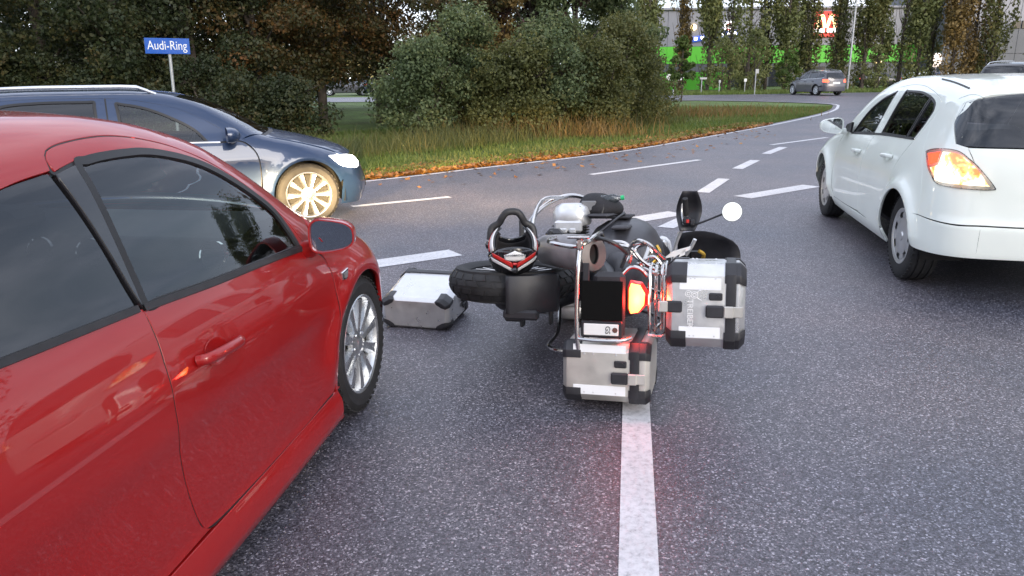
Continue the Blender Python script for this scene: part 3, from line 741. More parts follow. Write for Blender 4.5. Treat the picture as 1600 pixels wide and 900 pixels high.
# ---- red three-door car -------------------------------------------------------------
RED_SEAM = [(2.225,.85),(2.16,.90),(2.10,1.0),(1.99,1.10),(1.86,1.19),(1.73,1.26),(1.62,1.30),(1.50,1.328),(1.38,1.34),(1.24,1.335),(1.165,1.322),(1.142,1.30)]
RED_WIN = [(2.12,.875),(2.10,.94),(2.06,1.02),(1.98,1.09),(1.84,1.18),(1.71,1.24),(1.55,1.28),(1.44,1.29),(1.31,1.29),(1.235,1.283),(1.232,1.17),(1.228,1.04),(1.222,.925),(1.52,.905),(1.79,.892)]
RED_Q = [(1.128,1.27),(.97,1.252),(.70,1.20),(.45,1.12),(.27,1.03),(.24,.985),(.40,.965),(.77,.945),(1.185,.928),(1.165,1.1)]
RED = dict(wr=.316, track=.862, seal=.028, frame_gap=.005,
    doors=[([(2.235,.83),(2.16,.862),(2.09,.868),(1.79,.885),(1.52,.897),(1.203,.918),(1.203,.84),(1.193,.76),(1.188,.64),(1.20,.49),(1.222,.36),(1.255,.27),(1.30,.243),(1.55,.235),(1.97,.235),(2.24,.245),(2.285,.30),(2.305,.45),(2.31,.64),(2.305,.74),(2.28,.80)],
            [(2.222,.852)] + RED_SEAM[1:] + [(1.145,1.27),(1.235,1.287),(1.31,1.294),(1.44,1.294),(1.55,1.284),(1.71,1.244),(1.84,1.184),(1.98,1.094),(2.06,1.024),(2.10,.945),(2.125,.878)],
            [(RED_WIN, 'glass_side')])],
    side=[('pillar_cover', [(1.147,1.268),(1.233,1.283),(1.228,1.17),(1.224,1.04),(1.218,.925),(1.205,.925),(1.18,1.1)], 'gloss_black'),
          ('quarter_window', RED_Q, 'glass_dark'),
          ('quarter_panel', [(1.203,.922),(1.19,.926),(.77,.942),(.40,.962),(.235,.98),(.265,1.035),(.44,1.122),(.50,1.14),(.2,1.16),(-.1,1.17),(-.35,1.14),(-.45,1.0),(-.48,.8),(-.48,.55)] + arc(0,.316,.345,150,8,16) + [(.36,.25),(1.0,.238),(1.29,.241),(1.253,.268),(1.22,.36),(1.197,.49),(1.185,.64),(1.19,.76),(1.20,.84)], None),
          ('sill_skirt', [(.37,.232),(1.3,.232),(2.24,.238),(2.285,.25),(2.30,.20),(2.29,.10),(2.2,.085),(.45,.08),(.37,.1)], None)],
    seam=RED_SEAM + [(1.135,1.278),(1.05,1.27),(.97,1.258),(.70,1.206),(.50,1.14),(.2,1.16),(-.1,1.17),(-.35,1.14)], roof_rear=[(-.42,.50),(-.38,.3),(-.36,0)],
    ws_base=2.56, ws_top=1.70, ws_by=.70, ws_ty=.56, a_base=(2.285,.785), bonnet_y=.71, nose=3.36, fender_x0=2.36, fender_x1=3.02,
    fender_rear=[(2.29,.245),(2.312,.45),(2.318,.64),(2.312,.74),(2.287,.803),(2.235,.842)], fender_front=[(3.04,.60),(3.0,.50)], arch_low=12,
    ends=[('front_bumper', 'front', sym([(0,.14),(.58,.14),(.60,.45),(.52,.66),(0,.70)])),
          ('bumper_corner', 'fcorner', [('f',.58,.14),('f',.60,.45),('f',.52,.66),('s',3.02,.62),('s',2.985,.48),('s',2.955,.35),('s',2.94,.16)]),
          ('tailgate', 'rear', sym([(0,.52),(.62,.52),(.64,.95),(0,.95)])), ('rear_bumper', 'rear', sym([(0,.15),(.62,.15),(.62,.515),(0,.515)])),
          ('rear_corner', 'corner', [('r',.62,.15),('r',.62,.52),('r',.64,.95),('r',.56,1.16),('s',-.35,1.14),('s',-.45,1.0),('s',-.48,.8),('s',-.48,.55),('s',-.36,.40),('s',-.36,.15)])],
    extra=[('rear_window', 'rear', sym([(0,.955),(.64,.955),(.56,1.16),(.48,1.235),(0,1.25)]), 'glass_dark', -.003),
           ('headlamp', 'fcorner', [('f',.45,.64),('f',.62,.60),('s',3.02,.66),('s',2.86,.80),('f',.55,.72)], 'lens_clear', .004)])
RED_HEAD = 8.6
_f = np.array([math.sin(R(RED_HEAD)), math.cos(R(RED_HEAD)), 0])
red = thing('red_car', 'shiny red three-door hatchback with silver alloy wheels standing beside the fallen motorcycle', 'car', (-1.922, .7545, 0), R(90-RED_HEAD))
rc, rd = car_body(red, RED_SKIN, RED, M['red'], .025)
for k, sg in enumerate((1, -1)):
    for x in (0, 2.635):
        wheel(red, x, sg*.862, .316, .226, .215, 'spoke', M['alloy'], turn=.2)
rc.strip('belt_moulding', 'side', [(2.15,.868),(1.79,.893),(1.52,.904),(1.205,.924)], .022, M['black'], rd[0], off=.006, thick=.006)
rc.strip('belt_moulding', 'side', [(1.185,.928),(.77,.946),(.40,.965),(.25,.985)], .022, M['black'], red, off=.006, thick=.006)
handle(rc, 1.415, .735, M['red'], rd[0], .20)
for k, sg in enumerate((1, -1)):
    door_mirror(red, (2.10, sg*.965, .925), sg, M['red'], (.12, .165, .118), (2.17, .845, .86), yaw=-.22, parent=rd[0][k], gm='mirror_dark')
    P_, n_ = rc.lift('side', np.array([[2.405, .70]])); q = P_[0]*np.array([1, sg, 1])
    bd = MB().prism([(-.032,.016),(.036,.022),(.02,-.022),(-.026,-.016)], q + np.array([0, sg*-.004, 0]), (-sg, 0, .0), (0, 0, 1), .012).build('side_badge', M['chrome'], red, 30, bevel=.003)
    MB().prism([(-.02,.010),(.022,.013),(.012,-.012),(-.015,-.010)], q + np.array([0, sg*.009, 0]), (-sg, 0, .0), (0, 0, 1), .003).build('side_repeater', M['trim_grey'], bd)
interior(red, dict(dash_x=2.10, seat_x=1.05, rear_x=.35, belt_z=.93, hw=.66, liner_z=1.335))
# its dipped headlamps are on: they light the blue car's wheel and the bushes across the road
for sg in (1, -1):
    ld = bpy.data.lights.new('headlamp_beam', 'SPOT'); ld.energy = 2600; ld.color = (1, .68, .32); ld.spot_size = R(84); ld.spot_blend = .9; ld.shadow_soft_size = .05
    lo = bpy.data.objects.new('headlamp_beam', ld); COL.objects.link(lo); lo.parent = red; lo.location = (3.52, sg*.58, .64); lo.scale = (1, .13, 1)
    lo.rotation_euler = Vector((-1, 0, .085)).to_track_quat('Z', 'Y').to_euler()

# ---- white five-door car -------------------------------------------------------------
W_SEAM = [(2.09,.945),(2.03,.995),(1.85,1.12),(1.61,1.242),(1.42,1.30),(1.25,1.342),(1.04,1.368),(.86,1.380),(.60,1.375),(.37,1.352),(.15,1.317),(.01,1.277),(-.035,1.215)]
W_K = [('s',-.035,1.215),('s',-.04,1.16),('s',-.09,1.05),('s',-.17,.93),('s',-.30,.80),('s',-.37,.66),('s',-.385,.545)]
WFW = [(1.80,.935),(1.74,1.04),(1.62,1.15),(1.41,1.25),(1.14,1.318),(1.15,.975)]
WRW = [(.945,.992),(.92,1.328),(.53,1.326),(.27,1.298),(.315,1.008)]
WQW = [(.235,1.293),(.10,1.255),(.05,1.21),(.08,1.11),(.145,1.012),(.285,1.006)]
W_TAIL = [('s',-.24,.95),('s',-.29,.97),('s',-.45,.99),('r',.74,.985),('r',.69,.94),('r',.64,.89),('r',.55,.78),('r',.56,.758),('r',.69,.758),('s',-.52,.77),('s',-.46,.81),('s',-.36,.87)]
WHITE = dict(wr=.316, track=.852, seal=.020,
    doors=[([(2.085,.935),(1.90,.925),(1.80,.922),(1.15,.962),(1.105,.968),(1.165,.85),(1.193,.70),(1.187,.5),(1.147,.30),(1.6,.285),(2.14,.28),(2.195,.5),(2.205,.74),(2.13,.87)],
            W_SEAM[:6] + [(1.045,1.366),(1.045,1.15),(1.05,.985),(1.10,.972),(1.15,.972),(1.14,1.322),(1.41,1.254),(1.62,1.154),(1.74,1.044),(1.81,.93),(1.9,.93)], [(WFW, 'glass_side')]),
           ([(1.10,.974),(.945,.984),(.55,.992),(.14,1.003),(.118,1.0),(.21,.89),(.29,.79),(.352,.64),(.365,.5),(.372,.30),(.75,.285),(1.142,.295),(1.182,.5),(1.188,.70),(1.16,.85)],
            [(1.04,1.366),(.86,1.379),(.60,1.374),(.37,1.351),(.15,1.316),(.01,1.276),(-.033,1.215),(.06,1.07),(.118,1.004),(.142,1.008),(.075,1.11),(.045,1.212),(.095,1.26),(.25,1.30),(.53,1.331),(.92,1.333),(.945,.99),(1.045,.982),(1.04,1.15)], [(WRW, 'glass_mid'), (WQW, 'glass_mid')])],
    side=[('quarter_panel', W_K + arc(0,.316,.345,139,8,16) + [(.37,.30),(.363,.5),(.35,.64),(.287,.79),(.207,.89),(.057,1.07)], None),
          ('sill', [(.36,.30),(1.15,.282),(2.13,.277),(2.2,.26),(2.2,.19),(.37,.19),(.355,.25)], None)],
    seam=W_SEAM, roof_rear=[('s',-.12,1.265),('s',-.24,1.30),('r',.60,1.318),('r',.39,1.345),('r',0,1.355)],
    ws_base=2.50, ws_top=1.68, ws_by=.70, ws_ty=.57, a_base=(2.15,.80), bonnet_y=.71, nose=3.33, fender_x0=2.30, fender_x1=3.0,
    fender_rear=[(2.155,.275),(2.2,.5),(2.212,.74),(2.135,.88),(2.095,.94)], fender_front=[(3.02,.60),(3.0,.50)],
    ends=[('front_bumper', 'front', sym([(0,.16),(.58,.16),(.60,.45),(.52,.66),(0,.70)])),
          ('bumper_corner', 'fcorner', [('f',.58,.16),('f',.60,.45),('f',.52,.66),('s',3.0,.62),('s',2.985,.48),('s',2.955,.35),('s',2.94,.18)]),
          ('tailgate', 'rear', sym([(0,.535),(.60,.535),(.62,.75),(.66,.90),(.70,1.01),(.41,1.01),(0,1.005)])),
          ('rear_corner', 'corner', W_K[::-1] + [('s',-.12,1.265),('s',-.24,1.30),('r',.60,1.318),('r',.68,1.28),('r',.735,1.15),('r',.75,1.03),('r',.70,1.012),('r',.66,.90),('r',.62,.75),('r',.60,.535),('r',.75,.53)]),
          ('rear_bumper', 'rear', sym([(0,.33),(.60,.32),(.60,.525),(0,.525)])),
          ('bumper_corner', 'corner', [('s',-.385,.540)] + [('s', *q) for q in arc(0,.316,.345,139,178,5)] + [('s',-.42,.315),('s',-.50,.315),('r',.60,.32),('r',.60,.525),('r',.75,.52)])],
    backing=[('corner', [('s',-.05,1.10),('s',-.02,1.24),('s',-.1,1.30),('s',-.25,1.335),('r',.55,1.335),('r',.64,1.30),('r',.70,1.22),('s',-.2,1.1)])],
    extra=[('rear_window', 'rear', sym([(0,1.012),(.41,1.018),(.70,1.02),(.748,1.03),(.733,1.15),(.678,1.28),(.60,1.312),(.39,1.34),(0,1.35)]), 'glass_mid', -.003)])
W_HEAD = 10.6
white = thing('white_car', 'white five-door hatchback with plain silver wheel covers and a lit tail lamp', 'car', (3.694, 5.289, 0), R(90-W_HEAD))
wc, wd = car_body(white, WHITE_SKIN, WHITE, M['white'], .025)
for sg in (1, -1):
    for x in (0, 2.614): wheel(white, x, sg*.852, .316, .205, .195, 'cap', M['hubcap'], turn=.3)
for k, (dx, hz, hxx) in enumerate(((0, .80, 1.40), (1, .845, .50))): handle(wc, hxx, hz, M['white'], wd[k], .19)
wc.strip('belt_moulding', 'side', [(1.86,.928),(1.5,.945),(1.10,.972)], .018, M['black'], wd[0], off=.006, thick=.006)
wc.strip('belt_moulding', 'side', [(1.09,.973),(.7,.99),(.145,1.006)], .018, M['black'], wd[1], off=.006, thick=.006)
for k, sg in enumerate((1, -1)):
    door_mirror(white, (1.93, sg*.985, .985), sg, M['white'], (.12, .21, .14), (1.98, .84, .93), parent=wd[0][k])
    sail = MB().prism([(1.80,.935),(2.02,.935),(1.95,1.0),(1.765,1.03)], (0, sg*.83, 0), (1, 0, 0), (0, 0, 1), -sg*.02).build('mirror_sail', M['black'], wd[0][k])
# tail lamps: clear lens over red and amber cells
for poly, nm, mm, off in ((W_TAIL, 'tail_lamp', 'lens_clear', .004),):
    tl = wc.panel(nm, 'corner', conv(wc, 'corner', poly), M[mm], white, off=off, flange=.01, gap=0, corner=40)
    wc.panel('lamp_cell', 'corner', conv(wc, 'corner', [('s',-.26,.945),('s',-.44,.975),('s',-.46,.90),('s',-.36,.87)]), M['tail_on'], tl, off=.007, flange=.004, gap=.006)
    wc.panel('lamp_cell', 'corner', conv(wc, 'corner', [('s',-.47,.89),('s',-.46,.975),('r',.735,.97),('r',.66,.90),('r',.60,.82),('r',.57,.775),('s',-.52,.783),('s',-.47,.815),('s',-.39,.862)]), M['tail_hot'], tl, off=.007, flange=.004, gap=.006)
    wc.panel('lamp_cover', 'corner', conv(wc, 'corner', poly), M['glass_side'], tl, off=.016, flange=.010, gap=.002)
    wc.strip('lamp_seam', 'corner', conv(wc, 'corner', poly + poly[:1]), .006, M['seal'], tl, off=.004)
for y0 in (.56, -.56):
    pts, _ = wc.lift('top', np.array([(x, y0 + (.05 if y0 > 0 else -.05)*(.45-x)/.7) for x in np.linspace(.45, -.22, 10)]), .003)
    MB().tube(pts, .006, 6).build('roof_ditch_strip', M['seal'], white)
pl = MB().box((-.79, 0, .62), (.012, .52, .11), .003).build('number_plate', M['plate'], white)
MB().tube([(-.70, -.1, 1.005), (-.735, .12, 1.06), (-.70, .33, 1.10)], .006, 6).build('rear_wiper', M['black'], white)
interior(white, dict(dash_x=2.02, seat_x=1.0, rear_x=.22, belt_z=.95, hw=.66, liner_z=1.375))

# ---- estate and off-road cars -----------------------------------------------------------
def estate(name, label, loc, head, pm, kz=1.0, kx=1.0, grid=.06, lights=(), rails=True, group=None, style='spoke', detail=True):
    z = lambda pts: [(p[0], p[1]*kx, p[2]*kz) if isinstance(p[0], str) and p[0] == 's' else ((p[0], p[1], p[2]*kz) if isinstance(p[0], str) else (p[0]*kx, p[1]*kz)) for p in pts]
    yz = lambda pts: [(p[0], p[1]*kz) for p in pts]
    tz = lambda pts: [(a*kx, b*kz) for a, b in pts]; wr = .325*(1 + (kz-1)*.7); ra = wr + .035
    sk = Skin(top=tz([(3.58,.48),(3.42,.70),(3.15,.82),(2.85,.91),(2.6,.97),(2.48,1.01),(2.28,1.13),(2.0,1.28),(1.8,1.35),(1.5,1.405),(1.1,1.43),(.5,1.43),(0,1.415),(-.4,1.385),(-.70,1.34),(-.80,1.26),(-1.0,.95)]),
        plan=[(a*kx, b) for a, b in [(-1.0,.80),(-.5,.87),(0,.89),(.8,.895),(1.6,.895),(2.3,.885),(2.7,.875),(3.1,.84),(3.5,.75)]],
        inset=[(a*kz, b) for a, b in [(.0,.12),(.14,.09),(.20,.045),(.27,.018),(.34,.010),(.45,.006),(.60,.0),(.72,.004),(.80,.02),(.88,.042),(.94,.066),(1.0,.095),(1.12,.14),(1.22,.182),(1.32,.235),(1.4,.29),(1.5,.37)]],
        front=[(a*kz, b*kx) for a, b in [(.0,3.34),(.2,3.50),(.4,3.56),(.6,3.54),(.75,3.45),(.9,3.3),(1.5,3.2)]], rear=[(a*kz, b*kx) for a, b in [(.0,-.8),(.3,-.93),(.5,-.95),(.7,-.93),(.95,-.92),(1.2,-.80),(1.35,-.70),(1.5,-.6)]],
        wb=2.75*kx, belt=(.93,0), flare=.02, wr=wr, arch=ra+.02, crown=.06, kplan=(.5,.2), kend=.2, wsx=1.2*kx)
    seam = [(2.10,.925),(2.0,1.02),(1.8,1.15),(1.55,1.262),(1.2,1.335),(.95,1.352),(.5,1.354),(.1,1.338),(-.10,1.315)]
    fw = [(1.84,.915),(1.72,1.05),(1.5,1.18),(1.3,1.26),(1.1,1.30),(1.12,.945)]; rw = [(.93,.95),(.92,1.318),(.5,1.318),(.20,1.29),(.06,1.2),(.20,.968)]
    P = dict(wr=wr, track=.865, seal=.03, arch_r=ra,
        doors=[(z([(2.10,.915),(1.9,.905),(1.12,.935),(1.06,.94),(1.13,.8),(1.13,.5),(1.09,.30),(1.6,.28),(2.25,.28),(2.29,.5),(2.28,.75),(2.2,.87)]),
                z(seam[:5]+[(1.02,1.348),(1.02,.95),(1.12,.94),(1.10,1.304),(1.3,1.264),(1.5,1.184),(1.72,1.054),(1.85,.91)]), [(z(fw), 'glass_side')]),
               (z([(1.05,.943),(.93,.947),(.2,.96),(.17,.96),(.27,.84),(.37,.65),(.38,.30),(.75,.285),(1.08,.295),(1.12,.5),(1.12,.8)]),
                z([(1.01,1.349),(.95,1.351),(.5,1.353),(.1,1.337),(-.09,1.31),(-.02,1.15),(.17,.965),(.2,.964),(.05,1.2),(.19,1.294),(.5,1.322),(.92,1.322),(.935,.952),(1.01,.95)]), [(z(rw), 'glass_dark')])],
        side=[('quarter_window', z([(-.10,1.27),(-.34,1.23),(-.58,1.14),(-.62,1.07),(-.5,1.01),(.09,.985),(-.04,1.15)]), 'glass_dark'),
              ('quarter_panel', z([(.16,.96),(.09,.975),(-.5,1.0),(-.63,1.06),(-.59,1.145),(-.34,1.236),(-.10,1.277),(-.10,1.312),(-.35,1.285),(-.62,1.22),(-.66,1.05),(-.66,.8),(-.62,.55)]) + arc(0,wr,ra,140,5,16) + z([(.38,.30),(.365,.65),(.265,.84)]), None),
              ('sill', z([(.37,.30),(1.15,.282),(2.24,.275),(2.28,.26),(2.28,.19),(.38,.19)]), None)],
        seam=[(a*kx, b*kz) for a, b in seam + [(-.35,1.29),(-.62,1.225)]], roof_rear=[('r',.55,1.28*kz),('r',.3,1.30*kz),('r',0,1.31*kz)],
        ws_base=2.52*kx, ws_top=1.70*kx, ws_by=.70, ws_ty=.57, a_base=(2.18*kx,.81), bonnet_y=.71, nose=3.38*kx, fender_x0=2.32*kx, fender_x1=3.10*kx,
        fender_rear=z([(2.295,.28),(2.30,.5),(2.29,.75),(2.21,.88),(2.12,.925)]), fender_front=z([(3.16,.60),(3.14,.50)]),
        ends=[('front_bumper', 'front', yz(sym([(0,.18),(.58,.18),(.60,.45),(.52,.60),(0,.62)]))),
              ('bumper_corner', 'fcorner', z([('f',.58,.18),('f',.60,.45),('f',.52,.60),('s',3.13,.60),('s',3.12,.48),('s',3.1,.35),('s',3.09,.2)])),
              ('tailgate', 'rear', yz(sym([(0,.50),(.60,.50),(.66,.96),(0,.95)]))),
              ('rear_corner', 'corner', z([('s',-.62,1.22),('r',.55,1.28),('r',.62,1.2),('r',.66,.96),('r',.60,.50),('s',-.60,.52),('s',-.62,.55),('s',-.66,.8),('s',-.66,1.05)])),
              ('rear_bumper', 'rear', yz(sym([(0,.25),(.60,.25),(.60,.495),(0,.495)]))),
              ('bumper_corner', 'corner', z([('s',-.60,.51),('s',-.345,.45),('s',-.37,.28),('r',.60,.25),('r',.60,.495)]))],
        extra=[('rear_window', 'rear', yz(sym([(0,.96),(.65,.97),(.61,1.2),(.54,1.275),(0,1.30)])), 'glass_dark', -.003),
               ('headlamp', 'fcorner', z([('f',.42,.60),('f',.60,.56),('s',3.12,.61),('s',2.99,.72),('f',.60,.70),('f',.44,.67)]), 'head_on' if 'head' in lights else 'lens_clear', .006),
               ('tail_lamp', 'corner', z([('s',-.60,.93),('r',.60,.92),('r',.52,.80),('r',.60,.74),('s',-.62,.78)]), 'tail_on' if 'tail' in lights else 'lens_red', .006),
               ('number_plate', 'rear', yz([(-.26,.66),(.26,.66),(.26,.77),(-.26,.77)]), 'plate', .012),
               ('grille', 'front', yz(sym([(0,.30),(.34,.32),(.40,.56),(0,.60)])), 'gloss_black', .006)])
    root = thing(name, label, 'car', loc, R(90-head), group)
    c, d = car_body(root, sk, P, pm, grid)
    for sg in (1, -1):
        for x in (0, 2.75*kx): wheel(root, x, sg*.865, wr, .235 if kz < 1.1 else .25, .22, style, M['alloy'], n=36)
        if rails:
            pts, _ = c.lift('top', np.array([(x*kx, sg*.55) for x in np.linspace(1.45, -.55, 14)]), .0); pts = pts + np.array([0, 0, .045]); pts[0, 2] -= .05; pts[-1, 2] -= .05
            MB().tube(pts, .014, 8).build('roof_rail', M['alloy'], root)
        if detail: door_mirror(root, (2.0*kx, sg*1.0, .985*kz), sg, pm, (.12, .2, .14), (2.06*kx, .85, .93*kz), parent=d[0][0 if sg > 0 else 1])
    for k, (hx, hz) in enumerate(((1.30, .80), (.42, .82))):
        if detail: handle(c, hx*kx, hz*kz, pm, d[k])
    c.strip('window_trim', 'side', z([(1.95,.91),(1.5,.922),(1.0,.945),(.2,.968),(-.5,1.008),(-.64,1.06)]), .016, M['chrome'], root, off=.007)
    if detail: interior(root, dict(dash_x=2.05*kx, seat_x=1.0, rear_x=.15, belt_z=.93*kz, hw=.66, liner_z=1.345*kz))
    return root, c
blue, bc = estate('blue_estate_car', 'dark blue estate car with roof rails and lit headlamp crossing behind the red car', (-4.92, 7.30, 0), 64, M['blue'], kz=.975, grid=.04, lights=('head',), rails=True)
_hd = bpy.data.lights.new('headlamp_beam', 'SPOT'); _hd.energy = 60; _hd.color = (1, .93, .8); _hd.spot_size = R(60); _hd.spot_blend = .8; _hd.shadow_soft_size = .06
_ho = bpy.data.objects.new('headlamp_beam', _hd); COL.objects.link(_ho); _ho.parent = blue; _ho.location = (3.62, -.5, .62); _ho.rotation_euler = Vector((-1, 0, .06)).to_track_quat('Z', 'Y').to_euler()
grey, gc = estate('grey_off_road_car', 'grey off-road car with red tail lamps driving away on the far road', (21.0, 51.6, 0), -12, M['grey'], kz=1.12, grid=.06, lights=('tail',))
dark, dc = estate('black_off_road_car', 'black off-road car with silver roof rails half hidden behind the white car', (16.4, 25.6, 0), 56, M['blackp'], kz=1.23, grid=.06)
# ---------------------------------------------------------------- fallen motorcycle
M['bike_black'] = mat('bike_plastic', (.022, .022, .026), .45, var=.25, scale=12, bump=.06, bscale=500)
M['bike_grey'] = mat('tank_plastic', (.045, .045, .052), .42, var=.2, scale=8, bump=.08, bscale=400)
M['seat_vinyl'] = mat('seat_vinyl', (.035, .034, .04), .6, bump=.12, bscale=260, var=.2, scale=10)
M['alu'] = mat('brushed_aluminium', (.66, .66, .66), .34, .75, var=.08, scale=16, rvar=.10, bump=.05, bscale=80)
M['alu_dull'] = mat('dull_aluminium', (.56, .54, .50), .44, .6, var=.10, scale=11, rvar=.10, bump=.05, bscale=60)
M['reflective'] = mat('reflective_white', (.82, .84, .86), .38, spec=.6, var=.03)
M['steel'] = mat('stainless_tube', (.62, .60, .58), .18, 1.0, rvar=.06, scale=30)
M['muffler'] = mat('muffler_steel', (.36, .34, .34), .40, .5, var=.18, scale=9, rvar=.1)
M['engine_silver'] = mat('cast_aluminium', (.66, .67, .68), .36, .6, var=.1, scale=25, bump=.1, bscale=200)
M['engine_dark'] = mat('dark_casting', (.06, .06, .062), .5, .5, var=.3, scale=20)
M['gold'] = mat('gold_anodised', (.60, .38, .07), .35, .8, var=.1)
M['bag'] = mat('bag_fabric', (.014, .013, .016), .8, bump=.4, bscale=240, var=.3, scale=14)
M['screen'] = glass('smoked_screen', (.16, .15, .13))
M['clear_plastic'] = glass('bottle_plastic', (.86, .9, .88)); M['green'] = mat('green_cap', (.02, .42, .16), .4)
M['helmet_red'] = mat('helmet_red', (.55, .02, .015), .22, coat=.8); M['helmet_white'] = mat('helmet_white', (.75, .75, .74), .25, coat=.8); M['helmet_black'] = mat('helmet_black', (.012, .012, .014), .2, coat=.6)
M['liner'] = mat('helmet_liner', (.014, .012, .013), .9, bump=.4, bscale=300)
M['print_dark'] = mat('dark_print', (.02, .02, .02), .5); M['print_white'] = mat('white_print', (.8, .8, .8), .5)
M['black_plate'] = mat('black_plate', (.004, .004, .004), .7, spec=.1)
BH, BP, BR = 15.5, 7.0, 88.0
Rb = np.array((Matrix.Rotation(R(90-BH), 3, 'Z') @ Matrix.Rotation(R(BP), 3, 'Y') @ Matrix.Rotation(R(BR), 3, 'X')))
BO = np.array([.06, 3.89, .39]) - .06*Rb[:, 2] + .035*Rb[:, 1]
bike = thing('motorcycle', 'fallen touring motorcycle lying on its right side with a lit red tail lamp', 'motorcycle', tuple(BO))
bike.rotation_mode = 'QUATERNION'; bike.rotation_quaternion = Matrix(Rb.tolist()).to_quaternion()
def wire_wheel(x, z, rad, rim, wid, name='wheel', par=bike):
    o = (x, 0, z); ax = (0, 1, 0); h = wid/2
    hub = MB().lathe([(0, .075), (.03, .075), (.035, .06), (.075, .055), (.08, .04), (.045, .03), (.045, -.03), (.08, -.04), (.075, -.055), (0, -.06)], o, ax, 28).build(name, M['engine_dark'], par)
    pr = [(rim, -h*.72), (rim+.02, -h*.86), (rad-.055, -h), (rad-.035, -h*.93)]
    for i in range(15):
        t = -1 + 2*i/14; a = t*.80*h; r_ = rad - .034*abs(t)**2.2
        pr.append((r_, a))
    pr += [(rad-.035, h*.93), (rad-.055, h), (rim+.02, h*.86), (rim, h*.72)]
    ty = MB().lathe(pr, o, ax, 64).build('tyre', M['rubber'], hub, 40)
    # raised tread blocks in slanted rows
    tb = MB(); nb = 26
    for j in range(nb):
        for sgn in (-1, 1):
            for (ya, yb) in ((.10, .48), (.54, .92)):
                t0 = 2*math.pi*(j + (0 if sgn > 0 else .5) + ya*.6)/nb; wdt = 2*math.pi/nb*.72; V = []
                for k, yy in enumerate((ya, (ya+yb)/2, yb)):
                    for tt in (0, .5, 1):
                        ang = t0 + wdt*tt + .12*yy; a = sgn*yy*h*.86; rr = rad - .034*(yy*1.06)**2.2
                        for e in (-.006, .0055): V.append((x + (rr+e)*math.cos(ang), a, z + (rr+e)*math.sin(ang)))
                I = lambda k, q, e: (k*3+q)*2+e
                F = [(I(k, q, 1), I(k+1, q, 1), I(k+1, q+1, 1), I(k, q+1, 1)) for k in (0, 1) for q in (0, 1)]
                F += [(I(0, q, 0), I(0, q, 1), I(0, q+1, 1), I(0, q+1, 0)) for q in (0, 1)] + [(I(2, q, 0), I(2, q+1, 0), I(2, q+1, 1), I(2, q, 1)) for q in (0, 1)]
                F += [(I(k, 0, 0), I(k+1, 0, 0), I(k+1, 0, 1), I(k, 0, 1)) for k in (0, 1)] + [(I(k, 2, 0), I(k, 2, 1), I(k+1, 2, 1), I(k+1, 2, 0)) for k in (0, 1)]
                tb.add(V, F)
    tb.build('tread', M['rubber'], hub, 40, weld=False)
    MB().lathe([(rim+.004, -h*.74), (rim+.008, -h*.70), (rim-.012, -h*.55), (rim-.02, 0), (rim-.012, h*.55), (rim+.008, h*.70), (rim+.004, h*.74)], o, ax, 56).build('rim', M['engine_dark'], hub, 40)
    sp = MB()
    for j in range(40):
        sgn = 1 if j % 2 else -1; a = 2*math.pi*j/40; b = a + (.42 if (j//2) % 2 else -.42)
        sp.tube([(x+.06*math.cos(b), sgn*.045, z+.06*math.sin(b)), (x+(rim-.008)*math.cos(a), sgn*h*.62, z+(rim-.008)*math.sin(a))], .0034, 5)
    sp.build('spokes', M['steel'], hub)
    return hub
rw = wire_wheel(0, 0, .335, .225, .165); fw = wire_wheel(1.50, -.02, .335, .245, .12)
# hugger and mud flap over the rear tread
mg = MB(); V = []; F = []; n = 14
for i in range(n+1):
    t = R(170 - 46*i/n)
    for (rr, y) in ((.335, -.118), (.350, -.112), (.358, -.07), (.360, -.02), (.358, .03), (.350, .062), (.335, .066)): V.append((rr*math.cos(t), y, rr*math.sin(t)))
for i in range(n):
    for k in range(6): F.append((i*7+k, i*7+k+1, (i+1)*7+k+1, (i+1)*7+k))
mg.add(V, F); mgo = mg.build('mudguard', M['bike_black'], bike, 40); md = mgo.modifiers.new('solid', 'SOLIDIFY'); md.thickness = .008; md.offset = 1
MB().box((-.315, -.125, .13), (.05, .05, .18), .012).box((-.29, -.15, .09), (.04, .03, .10), .01).build('mudguard_bracket', M['bike_black'], bike, 35)
MB().tube([(0, -.09, 0), (.25, -.10, .02), (.45, -.08, .05)], [.055, .05, .05], 14).ball((0, -.11, 0), (.10, .06, .10)).build('swing_arm', M['engine_dark'], bike, 40)
